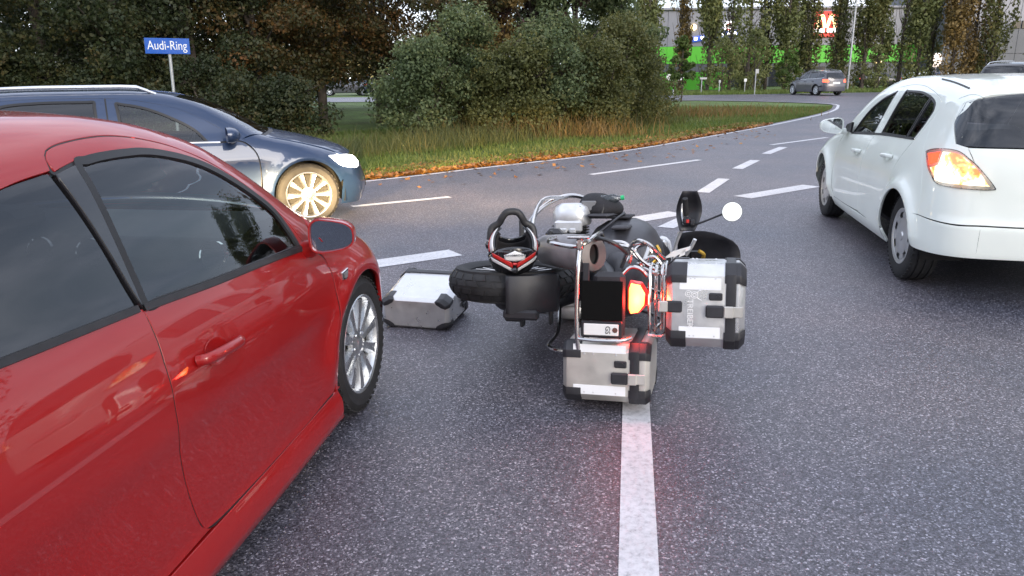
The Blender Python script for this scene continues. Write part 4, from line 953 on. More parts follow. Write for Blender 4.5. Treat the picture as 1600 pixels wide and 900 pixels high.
# frame, engine, cylinders
MB().box((.74, 0, .10), (.42, .30, .36), .05).box((.48, 0, .16), (.24, .24, .30), .04).box((.80, 0, -.12), (.40, .24, .06), .02).build('engine_block', M['engine_dark'], bike, 40)
MB().tube([(.45, .06, .1), (.4, .06, .45), (.2, .07, .5), (-.3, .06, .58), (-.5, .06, .62)], .016, 8).tube([(.45, -.06, .1), (.4, -.06, .45), (.2, -.07, .5), (-.3, -.06, .58), (-.5, -.06, .62)], .016, 8).tube([(.95, 0, .3), (1.1, 0, .62), (1.14, 0, .72)], .03, 8).build('frame', M['engine_dark'], bike, 40)
for sg in (1, -1):
    cy = MB()
    for k in range(7): cy.box((.70, sg*(.155+.016*k), .185), (.20, .007, .20), .02)
    cy.box((.70, sg*.19, .185), (.15, .12, .15), .03)
    cyo = cy.build('cylinder', M['engine_dark'], bike, 35)
    hd = MB()
    rings = [(.255, .105, .105), (.27, .115, .115), (.33, .117, .115), (.365, .104, .100), (.385, .07, .066), (.388, .0, .0)]; V = []; F = []; n = 24
    for (y, rx, rz) in rings:
        for j in range(n):
            t = 2*math.pi*j/n; ex = .72; V.append((.70 + rx*math.copysign(abs(math.cos(t))**ex, math.cos(t)), sg*y, .195 + rz*math.copysign(abs(math.sin(t))**ex, math.sin(t))))
    for i in range(len(rings)-1):
        for j in range(n): F.append((i*n+j, i*n+(j+1) % n, (i+1)*n+(j+1) % n, (i+1)*n+j))
    hd.add(V, F)
    hc = hd.build('cylinder_head_cover', M['engine_silver'], bike, 40)
    MB().box((.62, sg*.345, .235), (.02, .055, .06), .008).box((.608, sg*.345, .235), (.012, .035, .035), .004).build('spark_plug_cover', M['gloss_black'], hc, 35)
    MB().box((.59, sg*.25, .19), (.03, .07, .17), .012).box((.575, sg*.225, .16), (.02, .03, .05), .006).box((.575, sg*.225, .22), (.02, .03, .04), .006).build('head_flange', M['engine_silver'], hc, 35)
    MB().box((.48, sg*.20, .13), (.10, .09, .10), .025).tube([(.48, sg*.2, .13), (.40, sg*.16, .22), (.36, sg*.12, .32)], .034, 12).build('throttle_body', M['bike_black'], bike, 35)
    MB().tube(catmull([(.50, sg*.13, -.10), (.62, sg*.32, -.02), (.74, sg*.415, .10), (.84, sg*.42, .22), (.95, sg*.33, .36), (1.02, sg*.18, .48)], 5), .0135, 8).tube(catmull([(.78, sg*.42, .14), (.60, sg*.40, .02), (.46, sg*.22, .0), (.44, sg*.12, .05)], 5), .012, 8).build('crash_bar', M['steel'], bike, 40)
    MB().tube([(.30, sg*.10, -.02), (.29, sg*.22, -.02)], .012, 8).box((.29, sg*.26, -.02), (.06, .10, .02), .006).build('foot_peg', M['engine_dark'], bike, 35)
    MB().tube([(.24, sg*.10, .20), (.16, sg*.19, .18)], .010, 8).box((.14, sg*.215, .18), (.05, .09, .018), .006).build('pillion_peg', M['engine_dark'], bike, 35)
# muffler on the left with an oval outlet
a, b = np.array([.06, .165, .14]), np.array([-.45, .195, .515]); d = (b-a)/np.linalg.norm(b-a); u = np.array([0, 1.0, 0]); u = u - d*(u@d); u /= np.linalg.norm(u); v = np.cross(d, u)
def oval(s, ry, rz, n=28): return [a + (b-a)*s + ry*math.cos(2*math.pi*j/n)*u + rz*math.sin(2*math.pi*j/n)*v for j in range(n)]
mf = MB(); rings = [(0, .032, .030), (.05, .052, .046), (.13, .076, .066), (.55, .088, .074), (.93, .088, .074)]
V = [p for (s, ry, rz) in rings for p in oval(s, ry, rz)]; F = [(i*28+j, i*28+(j+1) % 28, (i+1)*28+(j+1) % 28, (i+1)*28+j) for i in range(len(rings)-1) for j in range(28)]
mfo = mf.add(V, F).build('muffler', M['muffler'], bike, 40)
V = [p for (s, ry, rz) in ((.93, .0885, .0745), (.965, .086, .072), (.99, .078, .064), (.995, .046, .022), (.95, .044, .020)) for p in oval(s, ry, rz)]
MB().add(V, [(i*28+j, i*28+(j+1) % 28, (i+1)*28+(j+1) % 28, (i+1)*28+j) for i in range(4) for j in range(28)]).build('muffler_cap', mat('muffler_cap', (.14, .13, .13), .42, .6, var=.2, scale=14), mfo, 40)
ol = MB(); V = [p for (s, ry, rz) in ((.998, .047, .023), (.96, .043, .019), (.955, 0, 0)) for p in oval(s, ry, rz)]
ol.add(V, [(i*28+j, i*28+(j+1) % 28, (i+1)*28+(j+1) % 28, (i+1)*28+j) for i in range(2) for j in range(28)]).build('muffler_outlet', M['dark'], mfo, 40)
sl = MB()
for r0 in (.30, .42):
    for k in range(3):
        for q in (-1, 1):
            t = R(70 + 22*(k-1) + 0); c = a + (b-a)*(r0+.028*q) + .0875*math.cos(R(20+24*(k-1)))*u - .0735*math.sin(R(20+24*(k-1)))*v
            nn = math.cos(R(20+24*(k-1)))*u - math.sin(R(20+24*(k-1)))*v; e3 = np.cross(nn, d); sl.box(c, (.022, .009, .004), .001, np.stack([d, e3, nn], 1))
sl.build('heat_shield_slots', M['dark'], mfo)
MB().tube(catmull([a, (.22, .16, .06), (.42, .15, -.03), (.62, .10, -.10)], 5), .026, 12).build('exhaust_pipe', M['muffler'], bike, 40)
# tank with wide left and right shoulders, seat
def loft(rows, name, m, par, sub=1, sm=60):
    """rows: list of closed rings (same length)"""
    n = len(rows[0]); mb = MB(); mb.add([p for r in rows for p in r], [(i*n+j, i*n+(j+1) % n, (i+1)*n+(j+1) % n, (i+1)*n+j) for i in range(len(rows)-1) for j in range(n)] + [tuple(range(n))[::-1], tuple((len(rows)-1)*n+j for j in range(n))])
    return mb.build(name, m, par, sm, sub=sub)
tank = loft([[(x, y*w, z0 + zz*h) for (y, zz) in ((-.35, 0), (-.8, .10), (-1, .45), (-.92, .78), (-.5, .97), (0, 1.0), (.5, .97), (.92, .78), (1, .45), (.8, .10), (.35, 0))] for (x, w, z0, h) in
    ((.30, .12, .40, .20), (.36, .16, .38, .28), (.48, .235, .32, .38), (.62, .295, .28, .45), (.78, .315, .26, .49), (.92, .30, .28, .47), (1.02, .24, .34, .38), (1.06, .16, .40, .28))], 'fuel_tank', M['bike_grey'], bike)
MB().tube(catmull([(.42, .225, .40), (.60, .30, .48), (.78, .318, .50), (.95, .29, .47)], 5), .008, 6).build('tank_trim', M['bike_black'], tank)
for sg in (1, -1):
    MB().box((.74, sg*.315, .40), (.36, .02, .13), .009, np.array([[.98, 0, -.19], [0, 1, 0], [.19, 0, .98]])).box((.50, sg*.255, .52), (.20, .02, .10), .008).build('tank_side_panel', M['seat_vinyl'], tank, 35)
st = loft([[(x, y*w, z + zz*h) for (y, zz) in ((-.5, 0), (-.85, .1), (-1, .5), (-.85, .9), (-.4, 1.05), (0, 1.0), (.4, 1.05), (.85, .9), (1, .5), (.85, .1), (.5, 0))] for (x, w, z, h) in
    ((-.36, .09, .60, .09), (-.30, .135, .58, .13), (-.12, .150, .56, .14), (.02, .155, .545, .14), (.08, .150, .50, .13), (.20, .155, .47, .12), (.32, .14, .46, .12), (.44, .11, .47, .14), (.50, .08, .5, .12))], 'seat', M['seat_vinyl'], bike)
loft([[(x, y*w, z + zz*h) for (y, zz) in ((-.6, 0), (-1, .4), (-.8, 1), (0, 1.1), (.8, 1), (1, .4), (.6, 0))] for (x, w, z, h) in ((-.56, .07, .60, .07), (-.46, .10, .545, .10), (-.2, .115, .49, .10), (.1, .12, .42, .10), (.3, .11, .38, .10))], 'tail_fairing', M['bike_black'], bike)
# front: fork, beak, screen, bars
for sg in (1, -1):
    MB().tube([(1.14, sg*.10, .72), (1.30, sg*.10, .38)], .027, 12).tube([(1.30, sg*.10, .38), (1.50, sg*.10, -.02)], .021, 12).build('fork_leg', M['gold'], bike, 40)
MB().box((1.14, 0, .72), (.09, .26, .035), .012).box((1.21, 0, .56), (.10, .26, .04), .012).build('fork_yoke', M['engine_silver'], bike, 35)
loft([[(x, y*w, z + zz*h) for (y, zz) in ((-.7, 0), (-1, .5), (-.6, 1), (0, 1.15), (.6, 1), (1, .5), (.7, 0))] for (x, w, z, h) in ((1.0, .22, .48, .24), (1.15, .20, .50, .26), (1.3, .15, .50, .18), (1.45, .09, .46, .08), (1.62, .05, .44, .03))], 'front_fairing', M['bike_black'], bike)
loft([[(x, y*w, z + zz*h) for (y, zz) in ((-.8, 0), (-1, .5), (-.8, 1), (0, 1.1), (.8, 1), (1, .5), (.8, 0))] for (x, w, z, h) in ((1.33, .16, .62, .14), (1.38, .15, .63, .12), (1.40, .10, .65, .08))], 'headlamp', M['lens_clear'], bike)
sc = MB(); V = []; F = []
for i in range(7):
    s = i/6; zz = .80 + .40*s; w = .165 + .03*math.sin(s*math.pi) - .03*s**3
    for j in range(9):
        t = -1 + j/4; V.append((1.26 - .14*s - .07*t*t, w*t, zz - .05*abs(t)**3*s))
for i in range(6):
    for j in range(8): F.append((i*9+j, i*9+j+1, (i+1)*9+j+1, (i+1)*9+j))
sco = sc.add(V, F).build('windscreen', M['bike_black'], bike, 60); md = sco.modifiers.new('solid', 'SOLIDIFY'); md.thickness = .004
bar = catmull([(.93, .40, .855), (1.0, .28, .86), (1.08, .12, .80), (1.10, 0, .785), (1.08, -.12, .80), (1.0, -.28, .86), (.93, -.37, .855)], 5)
hb = MB().tube(bar, .0115, 10).build('handlebar', M['engine_silver'], bike, 40)
for sg in (1, -1):
    MB().tube([(.925, sg*.405, .855), (.985, sg*.30, .86)], .017, 12).build('grip', M['rubber'], hb, 40)
    g = MB().box((.985, sg*.265, .865), (.05, .05, .05), .012).box((.97, sg*.255, .90), (.03, .04, .03), .008).build('switch_block', M['bike_black'], hb, 35)
    MB().box((.958, sg*.262, .872), (.008, .022, .018), .003).build('kill_switch', M['helmet_red'], g, 35)
    MB().tube(catmull([(.99, sg*.25, .845), (1.04, sg*.32, .83), (1.02, sg*.42, .835)], 4), .006, 8).build('lever', M['engine_silver'], hb, 40)
    # hand guard shell: open dark scoop with a clear edge
    V = []; F = []; ns = 9
    for i in range(ns):
        s = i/(ns-1); yy = .20 + .25*s; bow = math.sin(s*math.pi*.9+.25); hh = .045 + .035*math.sin(s*math.pi)
        for j in range(6):
            t = -1 + 2*j/5; V.append((.965 + .10*bow - .025*t*t, sg*yy, .87 + hh*t + .012*s))
    for i in range(ns-1):
        for j in range(5): F.append((i*6+j, i*6+j+1, (i+1)*6+j+1, (i+1)*6+j))
    hg = MB().add(V, F).build('hand_guard', M['bike_black'], hb, 60); md = hg.modifiers.new('solid', 'SOLIDIFY'); md.thickness = .006
    # mirror on its stalk
    mc = np.array([.90, sg*.325, 1.135]) if sg > 0 else np.array([.9, -.33, 1.10])
    MB().tube(catmull([(.99, sg*.24, .87), (.985, sg*.245, .93), (.945, sg*.30, 1.06), mc + np.array([.02, 0, -.02])], 4), .0065, 8).build('mirror_stalk', M['bike_black'], hb, 40)
    mr = MB().lathe([(.0, .03), (.035, .026), (.055, .012), (.060, 0), (.058, -.004)], mc, (1, 0, .0), 28).build('mirror', M['bike_black'], hb, 40)
    MB().lathe([(0, -.0035), (.0575, -.0035)], mc, (1, 0, 0), 28).build('mirror_glass', M['reflective'] if False else M['mirror'], mr)
MB().box((1.13, 0, .93), (.02, .13, .09), .01).build('instrument_panel', M['gloss_black'], bike, 35)
# rear end: plate, label box, tail lamp, racks
pl = MB().box((-.60, .005, .572), (.006, .177, .185), .006).build('number_plate', M['black_plate'], bike, 35)
lb = MB().box((-.592, -.124, .572), (.02, .075, .185), .006).build('label_box', M['bike_black'], bike, 35)
MB().box((-.604, -.124, .570), (.006, .052, .155), .004).build('label', M['helmet_white'], lb, 35)
MB().lathe([(0, .002), (.012, .002), (.013, -.002)], (-.607, -.124, .632), (-1, 0, 0), 8).build('label_knob', mat('brown_print', (.12, .05, .04), .5), lb)
lettering('label_lettering', 'GS', .030, M['print_dark'], lb, (-.6085, -.124, .600), (0, -1, 0), (0, 0, 1))
MB().box((-.585, .0, .50), (.012, .34, .03), .004).box((-.56, -.02, .60), (.05, .30, .14), .02).box((-.45, 0, .57), (.2, .2, .05), .02).build('plate_carrier', M['bike_black'], bike, 35)
V = [(p, q) for p, q in [(-.078, .0), (-.07, .045), (-.03, .08), (.03, .085), (.075, .055), (.083, .0), (.05, -.012), (-.05, -.012)]]
th = MB().prism([(y, z) for y, z in V], (-.50, .007, .685), (0, 1, 0), (0, 0, 1), -.035, top=.8).build('tail_lamp', M['lens_red'], bike, 35, bevel=.006)
MB().prism([(y*.84, z*.72+.008) for y, z in V], (-.537, .007, .685), (0, 1, 0), (0, 0, 1), -.006, top=.7).build('lit_bulb', mat('lit_bulb', (1, .5, .3), .3, emit=(1, .30, .02), estr=3.2), th, 35)
_l = bpy.data.lights.new('tail_lamp_glow', 'POINT'); _l.energy = 1.6; _l.color = (1, .03, .02); _l.shadow_soft_size = .03
_o = bpy.data.objects.new('tail_lamp_glow', _l); COL.objects.link(_o); _o.parent = bike; _o.location = (-.58, .0, .72)
rk = MB()
for (x, z) in ((-.52, .775), (-.505, .80), (-.49, .825), (-.44, .835)): rk.tube(catmull([(x+.08, .155, z), (x, .13, z), (x-.02, 0, z), (x, -.13, z), (x+.08, -.155, z)], 4), .008, 8)
for y in (-.12, 0, .12): rk.tube(catmull([(-.54, y, .80), (-.35, y, .82), (-.18, y, .74), (-.1, y*.9, .62)], 4), .009, 8)
rk.tube(catmull([(-.30, .12, .62), (-.38, .24, .68), (-.46, .25, .75), (-.40, .17, .83)], 5), .010, 8).tube(catmull([(-.30, .13, .72), (-.22, .22, .74), (-.14, .20, .68), (-.2, .12, .62)], 5), .010, 8)
rk.box((-.45, 0, .842), (.26, .24, .012), .004)
rk.build('luggage_rack', M['steel'], bike, 40)
cr = MB()
for sg in (1, -1):
    cr.tube(catmull([(-.10, sg*.13, .50), (-.25, sg*.27, .52), (-.50, sg*.28, .52), (-.57, sg*.26, .50), (-.575, sg*.24, .44), (-.45, sg*.25, .30), (-.15, sg*.24, .28), (.05, sg*.14, .25)], 5), .0095, 8)
cr.tube(catmull([(-.575, .26, .475), (-.615, .15, .47), (-.62, 0, .465), (-.615, -.15, .465), (-.575, -.27, .47)], 6), .011, 10)
cr.tube(catmull([(-.615, -.166, .47), (-.62, -.17, .55), (-.61, -.168, .66), (-.58, -.16, .70)], 4), .009, 8)
cr.box((-.60, .255, .475), (.03, .05, .03), .006).box((-.6, .285, .47), (.06, .012, .10), .005)
cr.build('pannier_rack', M['steel'], bike, 40)
MB().tube(catmull([(-.38, .255, .50), (-.5, .27, .56), (-.52, .25, .62), (-.42, .2, .66)], 5), .009, 8).build('grab_handle', M['engine_dark'], bike, 40)

def BL(px, py, x):
    o = Rb.T @ (CAM - BO); d = Rb.T @ ray(px, py); return o + d*((x - o[0])/d[0])
for nm, x, pts, r, cl in (('grab_rail', -.22, [(985,386),(1000,380),(1012,384),(1018,397),(1008,410),(992,400)], .008, True), ('grab_rail', -.30, [(1000,413),(1020,401),(1034,414),(1039,428),(1016,424)], .008, True),
        ('carrier_tube', -.36, [(944,374),(962,382),(986,388),(1004,408),(1036,432),(1044,470),(1043,505),(1036,524),(1012,524)], .008, False), ('carrier_tube', -.42, [(972,430),(985,418),(1000,420),(1012,432)], .009, False), ('carrier_tube', -.30, [(950,378),(975,380),(986,392),(984,412)], .010, False)):
    MB().tube(catmull([BL(*p, x) for p in pts], 5, closed=cl), r, 8, closed=cl).build(nm, M['steel'], bike, 40)
MB().tube(catmull([BL(1026, 383, .42), BL(1031, 394, .42), BL(1026, 405, .40), BL(1019, 412, .38)], 4), [.016, .017, .018, .019, .02, .021, .021, .02, .019, .018, .017, .016, .014], 10, flat=.5).build('gold_bracket', M['gold'], bike, 40)
for pts in ([(1036,404),(1052,392),(1080,384),(1078,390),(1056,400)], [(1060,402),(1066,392),(1072,388),(1070,398)]):
    MB().prism([(p[1], p[2]) for p in [BL(*q, .75) for q in pts]], (.75, 0, 0), (0, 1, 0), (0, 0, 1), -.012).build('side_graphic', M['helmet_white'], bike)
for q0, q1, q2 in (((1086,374),(1080,386),(1072,398)), ((1092,392),(1100,398),(1096,408))):
    MB().tube(catmull([BL(*q0, .95), BL(*q1, .97), BL(*q2, 1.0)], 4), .012, 8).build('bar_riser', M['engine_silver'] if q0[0] == 1086 else M['gold'], bike, 40)

# ---- aluminium cases: built standing (z up, outer side +y), then placed
def alu_case(name, label, L, W, H, lid, ch, group='aluminium luggage cases', m=None, tap=0.0):
    """L along x, W along y, H along z; chamfered outer edges, black corner pieces, lid on top"""
    root = thing(name, label, 'luggage case', group=group); am = m or M['alu']
    def octo(l, w, c): return [(-l/2+c, -w/2), (l/2-c, -w/2), (l/2, -w/2+c), (l/2, w/2-c), (l/2-c, w/2), (-l/2+c, w/2), (-l/2, w/2-c), (-l/2, -w/2+c)]
    body = MB(); o = octo(L, W, ch); k = 8; cb = ch*.55; ob = [(x*(1-2*cb/L), y*(1-2*cb/W)) for x, y in o]
    V = [(x, y, 0) for x, y in ob] + [(x, y, cb) for x, y in o] + [(x, y, H-lid-.022) for x, y in o]
    F = [tuple(range(8))[::-1]] + [(r*8+j, r*8+(j+1) % 8, (r+1)*8+(j+1) % 8, (r+1)*8+j) for r in (0, 1) for j in range(8)] + [tuple(16+j for j in range(8))]
    b = body.add(V, F).build('case_body', am, root, 25, bevel=.0035)
    bd = MB(); ob2 = octo(L+.012, W+.012, ch); bd.prism(ob2, (0, 0, H-lid-.024), (1, 0, 0), (0, 1, 0), .040).build('lid_band', M['bike_black'], root, 25, bevel=.003)
    ld = MB(); V = [(x, y, H-lid+.016) for x, y in o] + [(x, y, H-cb) for x, y in o] + [(x, y, H) for x, y in ob]
    l = ld.add(V, F).build('lid', am, root, 25, bevel=.0035)
    for sx in (-1, 1):
        for sy in (-1, 1):
            for z0, z1, s in ((-.003, .085, 1), (H-lid-.030, H+.003, -1)):
                q = octo(L+.010, W+.010, ch+.002); sel = {(1, -1): (1, 2), (1, 1): (3, 4), (-1, 1): (5, 6), (-1, -1): (7, 0)}[(sx, sy)]
                p0, p1 = np.array(q[sel[0]]), np.array(q[sel[1]]); 
                e0 = p0 + np.array([-.035*sx, 0] if abs(abs(p0[1])-(W+.010)/2) < 1e-6 else [0, -.035*sy]); e1 = p1 + np.array([-.035*sx, 0] if abs(abs(p1[1])-(W+.010)/2) < 1e-6 else [0, -.035*sy])
                inn = lambda p: p*np.array([1-.03/L*2, 1-.03/W*2]); poly = [e0, p0, p1, e1, inn(p1), inn(p0)]
                cp = MB(); zz = [z0, z0+cb, z1] if s > 0 else [z0, z1-cb, z1]; sc = [1-2*cb/max(L, W)*1.0, 1, 1] if s > 0 else [1, 1, 1-2*cb/max(L, W)]
                n_ = len(poly); V2 = []
                for z_, c_ in zip(zz, sc): V2 += [(p[0]*c_, p[1]*c_, z_) for p in poly]
                cp.add(V2, [tuple(range(n_))[::-1], tuple(2*n_+j for j in range(n_))] + [(r*n_+j, r*n_+(j+1) % n_, (r+1)*n_+(j+1) % n_, (r+1)*n_+j) for r in (0, 1) for j in range(n_)]).build('corner_guard', M['bike_black'], root, 30, bevel=.003)
    # rivets
    rv = []
    for sx in (-1, 1):
        for z in (.10, H*.36, H*.62):
            for (px_, py_, nx, ny) in ((sx*(L/2-ch-.012), W/2, 0, 1), (sx*(L/2-ch-.012), -W/2, 0, -1), (sx*L/2, W/2-ch-.012, sx, 0), (sx*L/2, -W/2+ch+.012, sx, 0)):
                MB().lathe([(0, .003), (.004, .0025), (.0055, 0)], (px_, py_, z), (nx, ny, 0), 8).build('rivet', M['engine_silver'], b)
    # latches on the +x and -x faces and hinge pads
    for sx in (-1, 1):
        x = sx*(L/2+.004)
        lt = MB().box((x+sx*.008, .015, H-lid-.068), (.022, .052, .075), .006).build('latch', M['bike_black'], root, 35)
        MB().box((x+sx*.014, .015, H-lid-.012), (.016, .050, .040), .004).box((x+sx*.006, .015, H-lid+.02), (.012, .046, .05), .003).build('latch_clasp', M['alu_dull'], lt, 35)
        MB().box((x+sx*.004, -.048, H-lid-.065), (.010, .032, .055), .005).lathe([(0, .012), (.007, .012), (.008, 0)], (x, -.048, H-lid-.055), (sx, 0, 0), 12).build('lock', M['bike_black'], root, 35)
    if tap:
        for o_ in [root.children_recursive][0]:
            for v_ in o_.data.vertices: v_.co.y = -W/2 + (v_.co.y + W/2)*(1 - tap*(1 - v_.co.z/H))
    return root, b
def place_local(root, c, ex, ey, ez):
    """put a case built in its own frame into the motorcycle's frame: axes given in bike coordinates, c = case origin"""
    Rl = np.stack([ex, ey, ez], 1).astype(float); Rw = Rb @ Rl; loc = BO + Rb @ np.array(c, float)
    root.rotation_mode = 'QUATERNION'; root.rotation_quaternion = Matrix(Rw.tolist()).to_quaternion(); root.location = tuple(loc)
def refl(root, sx, L, y0, y1, z0, z1): MB().box((sx*(L/2+.0012), (y0+y1)/2, (z0+z1)/2), (.0024, y1-y0, z1-z0), .0005).build('reflective_strip', M['reflective'], root)
# right pannier: still on the bike, resting on the road; case +y = bike right (-y)
rp, rpb = alu_case('pannier', 'silver aluminium pannier on the road line under the motorcycle, still bolted on', .42, .27, .39, .062, .035, m=M['alu_dull'])
place_local(rp, (-.39, -.325, .395), (-1, 0, 0), (0, -1, 0), (0, 0, 1))
refl(rpb, 1, .42, -.132, -.095, .05, .285); refl(rpb, 1, .42, .055, .098, .05, .285)
# top case
tcase, tcb = alu_case('top_case', 'silver aluminium top case with white lettering on the motorcycle rack', .30, .36, .325, .055, .045)
place_local(tcase, (-.475, -.005, .852), (-1, 0, 0), (0, -1, 0), (0, 0, 1))
refl(tcb, 1, .30, -.125, -.075, .055, .225); refl(tcb, 1, .30, .085, .132, .055, .225)
MB().box((.153, .0, .03), (.018, .05, .075), .006).build('latch', M['bike_black'], tcase, 35); MB().box((.158, .0, -.012), (.016, .048, .04), .004).build('latch_clasp', M['alu_dull'], tcase, 35)
lettering('case_lettering', '-TREIBER', .034, M['print_white'], tcb, (.1525, .022, .100), (0, 1, 0), (0, 0, 1))
em = MB()
for (yy, zz, rr) in ((-.057, .092, .013), (-.057, .092, .006), (-.052, .117, .014), (-.052, .117, .007)):
    em.tube([(.1525, yy + rr*math.cos(2*math.pi*j/18), zz + rr*math.sin(2*math.pi*j/18)) for j in range(18)], .0016, 5, closed=True)
em.tube([(.1525, -.062, .128), (.1525, -.073, .137), (.1525, -.070, .146)], .002, 5).tube([(.1525, -.042, .128), (.1525, -.032, .140), (.1525, -.030, .148)], .002, 5)
em.build('case_emblem', M['print_white'], tcb)
# fallen left pannier, on its back on the road
fp, fpb = alu_case('pannier', 'loose silver aluminium pannier lying on the road between the red car and the tyre', .43, .28, .40, .05, .04, tap=.34)
_A, _B = G(602, 511), G(697, 518); _e = (_B-_A)/np.linalg.norm(_B-_A); _f2 = np.array([-_e[1], _e[0], 0])
_x = np.array([0, 0, 1.0])
fp_c = (_A+_B)/2
_ex = -_e; _ez = _f2*math.cos(R(0)); _ey = np.array([0, 0, 1.0]) 
Rw = np.stack([_ex, np.cross(_ez, _ex), _ez], 1)
fp.rotation_mode = 'QUATERNION'; fp.rotation_quaternion = Matrix(Rw.tolist()).to_quaternion(); fp.location = tuple(fp_c + np.array([0, 0, .144]))

# ---- bag and bottle on the tank -----------------------------------------------------------
def world_of(l): return BO + Rb @ np.array(l, float)
bagr = thing('tank_bag', 'black fabric bag strapped on the motorcycle tank with a bottle in its side pocket', 'bag', tuple(world_of((.80, .315, .36)))); bagr.rotation_mode = 'QUATERNION'; bagr.rotation_quaternion = Matrix(Rb.tolist()).to_quaternion()
loft([[(x*w*1.0 + xo, y, z*h + zo) for (x, z) in [(math.cos(2*math.pi*j/18)*(1+.06*math.sin(5*j)), math.sin(2*math.pi*j/18)*(1+.05*math.cos(7*j))) for j in range(18)]] for (y, w, h, xo, zo) in ((-.02, .12, .10, 0, 0), (.01, .15, .145, 0, 0), (.05, .15, .15, .0, -.005), (.085, .135, .125, .01, -.02), (.115, .10, .085, .02, -.035), (.13, .05, .04, .02, -.04))], 'bag_body', M['bag'], bagr)
MB().box((-.13, .055, -.06), (.02, .06, .09), .006).build('bag_pocket', M['trim_grey'], bagr, 35)
MB().box((0, -.015, .02), (.30, .012, .34), .005).build('bag_base', M['bag'], bagr, 35)
MB().tube(catmull([(-.15, .0, .02), (-.13, .06, .03), (-.05, .105, .0), (.1, .08, .0)], 4), .006, 6).build('bag_strap', M['black'], bagr)
bot = thing('water_bottle', 'clear plastic bottle with a green cap tucked into the black bag', 'bottle', tuple(world_of((.74, .395, .40)))); bot.rotation_mode = 'QUATERNION'; bot.rotation_quaternion = Matrix(Rb.tolist()).to_quaternion()
MB().lathe([(0, 0), (.028, 0), (.032, .006), (.032, .06), (.030, .07), (.032, .08), (.028, .10), (.014, .125), (.012, .135)], (0, 0, -.05), (0, .15, 1), 20).build('bottle_body', M['clear_plastic'], bot, 40)
MB().lathe([(0, .155), (.013, .155), (.0145, .15), (.0145, .135), (.0, .134)], (0, 0, -.05), (0, .15, 1), 16).build('bottle_cap', M['green'], bot, 40)

# ---- helmet, upside down on the rear wheel -------------------------------------------------
hel = thing('helmet', 'black red and white motorcycle helmet lying upside down on the rear wheel', 'helmet')
def hr(t, p):
    """shell radius point: t polar angle from the crown, p azimuth (0 = face)"""
    x = math.sin(p); y = -math.cos(p); st, ct = math.sin(t), math.cos(t)
    rx, ry, rz = .128, .150, .138
    k = 1.0
    q = np.array([x*st*rx, y*st*ry, ct*rz])
    if ct < 0: q[0] *= 1 - .10*ct*ct; q[1] *= 1 - .06*ct*ct
    return q
def hpatch(t0, t1, p0, p1, nt=10, np_=14, off=0.0, f=None):
    V = []; F = []
    for i in range(nt+1):
        for j in range(np_+1):
            u_, v_ = i/nt, j/np_; t, p = (t0+(t1-t0)*u_, p0+(p1-p0)*v_) if f is None else f(u_, v_)
            q = hr(t, p); V.append(q*(1+off/.14))
    for i in range(nt):
        for j in range(np_): F.append((i*(np_+1)+j, i*(np_+1)+j+1, (i+1)*(np_+1)+j+1, (i+1)*(np_+1)+j))
    return MB().add(V, F)
PI = math.pi
def solid(o, th): md = o.modifiers.new('solid', 'SOLIDIFY'); md.thickness = th; md.offset = -1; return o
solid(hpatch(.001, R(74), -PI, PI, 14, 48).build('shell', M['helmet_black'], hel, 60), .012)
solid(hpatch(R(74), R(140), R(50), R(310), 11, 40).build('side_shell', M['helmet_black'], hel, 60), .012)
solid(hpatch(.02, R(72), -PI, PI, 10, 32, off=-.014).build('liner', M['liner'], hel, 60), .01)
solid(hpatch(R(72), R(130), R(56), R(304), 9, 32, off=-.014).build('cheek_pads', M['liner'], hel, 60), .018)
solid(hpatch(0, 1, 0, 1, 6, 16, off=.004, f=lambda u_, v_: (R(52)+R(20)*u_ - R(10)*(1-abs(2*v_-1)), R(-42)+R(84)*v_)).build('brow_panel', M['gloss_black'], hel, 60), .006)
for sg in (1, -1):
    solid(hpatch(0, 1, 0, 1, 5, 12, off=.006, f=lambda u_, v_: (R(30)+R(36)*v_ + R(12)*u_*(1-.3*v_), sg*(R(8)+R(52)*v_**.8))).build('red_stripe', M['helmet_red'], hel, 60), .005)
    solid(hpatch(0, 1, 0, 1, 5, 12, off=.005, f=lambda u_, v_: (R(20)+R(40)*v_ + R(9)*u_, sg*(R(14)+R(56)*v_**.8))).build('white_stripe', M['helmet_white'], hel, 60), .005)
    solid(hpatch(R(76), R(132), sg*R(53), sg*R(64), 6, 4, off=.004).build('white_edge', M['helmet_white'], hel, 60), .005)
    solid(hpatch(R(80), R(130), sg*R(65), sg*R(72), 6, 3, off=.004).build('red_edge', M['helmet_red'], hel, 60), .005)
    MB().ball(hr(R(98), sg*R(78))*1.02, (.012, .02, .02)).build('visor_pivot', M['gloss_black'], hel, 60)
solid(hpatch(0, 1, 0, 1, 5, 12, off=.008, f=lambda u_, v_: (R(46)+R(20)*u_*(1-.55*abs(2*v_-1)) + R(5)*abs(2*v_-1)**2, R(-27)+R(54)*v_)).build('logo_patch', M['helmet_white'], hel, 60), .003)
lettering('helmet_lettering', 'KINGBRDGE', .016, M['print_dark'], hel, tuple(hr(R(57), 0)*1.10 + np.array([0, -.003, 0])), (-1, 0, 0), (0, .45, -.89), 1.1)
MB().box(hr(R(40), 0)*1.05, (.020, .012, .012), .003).build('brow_vent', M['helmet_red'], hel, 35)
MB().box(hr(R(24), 0)*1.05, (.03, .05, .03), .01).build('crown_vent', M['helmet_black'], hel, 35)
cb2 = catmull([(-.112, -.02, -.05), (-.102, -.04, -.105), (-.066, -.055, -.125), (-.050, -.075, -.145), (-.030, -.09, -.165), (0, -.093, -.171), (.030, -.09, -.165), (.050, -.075, -.145), (.066, -.055, -.125), (.102, -.04, -.105), (.112, -.02, -.05)], 5)
MB().tube(cb2, .011, 12, flat=1.6).build('chin_bar', M['black'], hel, 60)
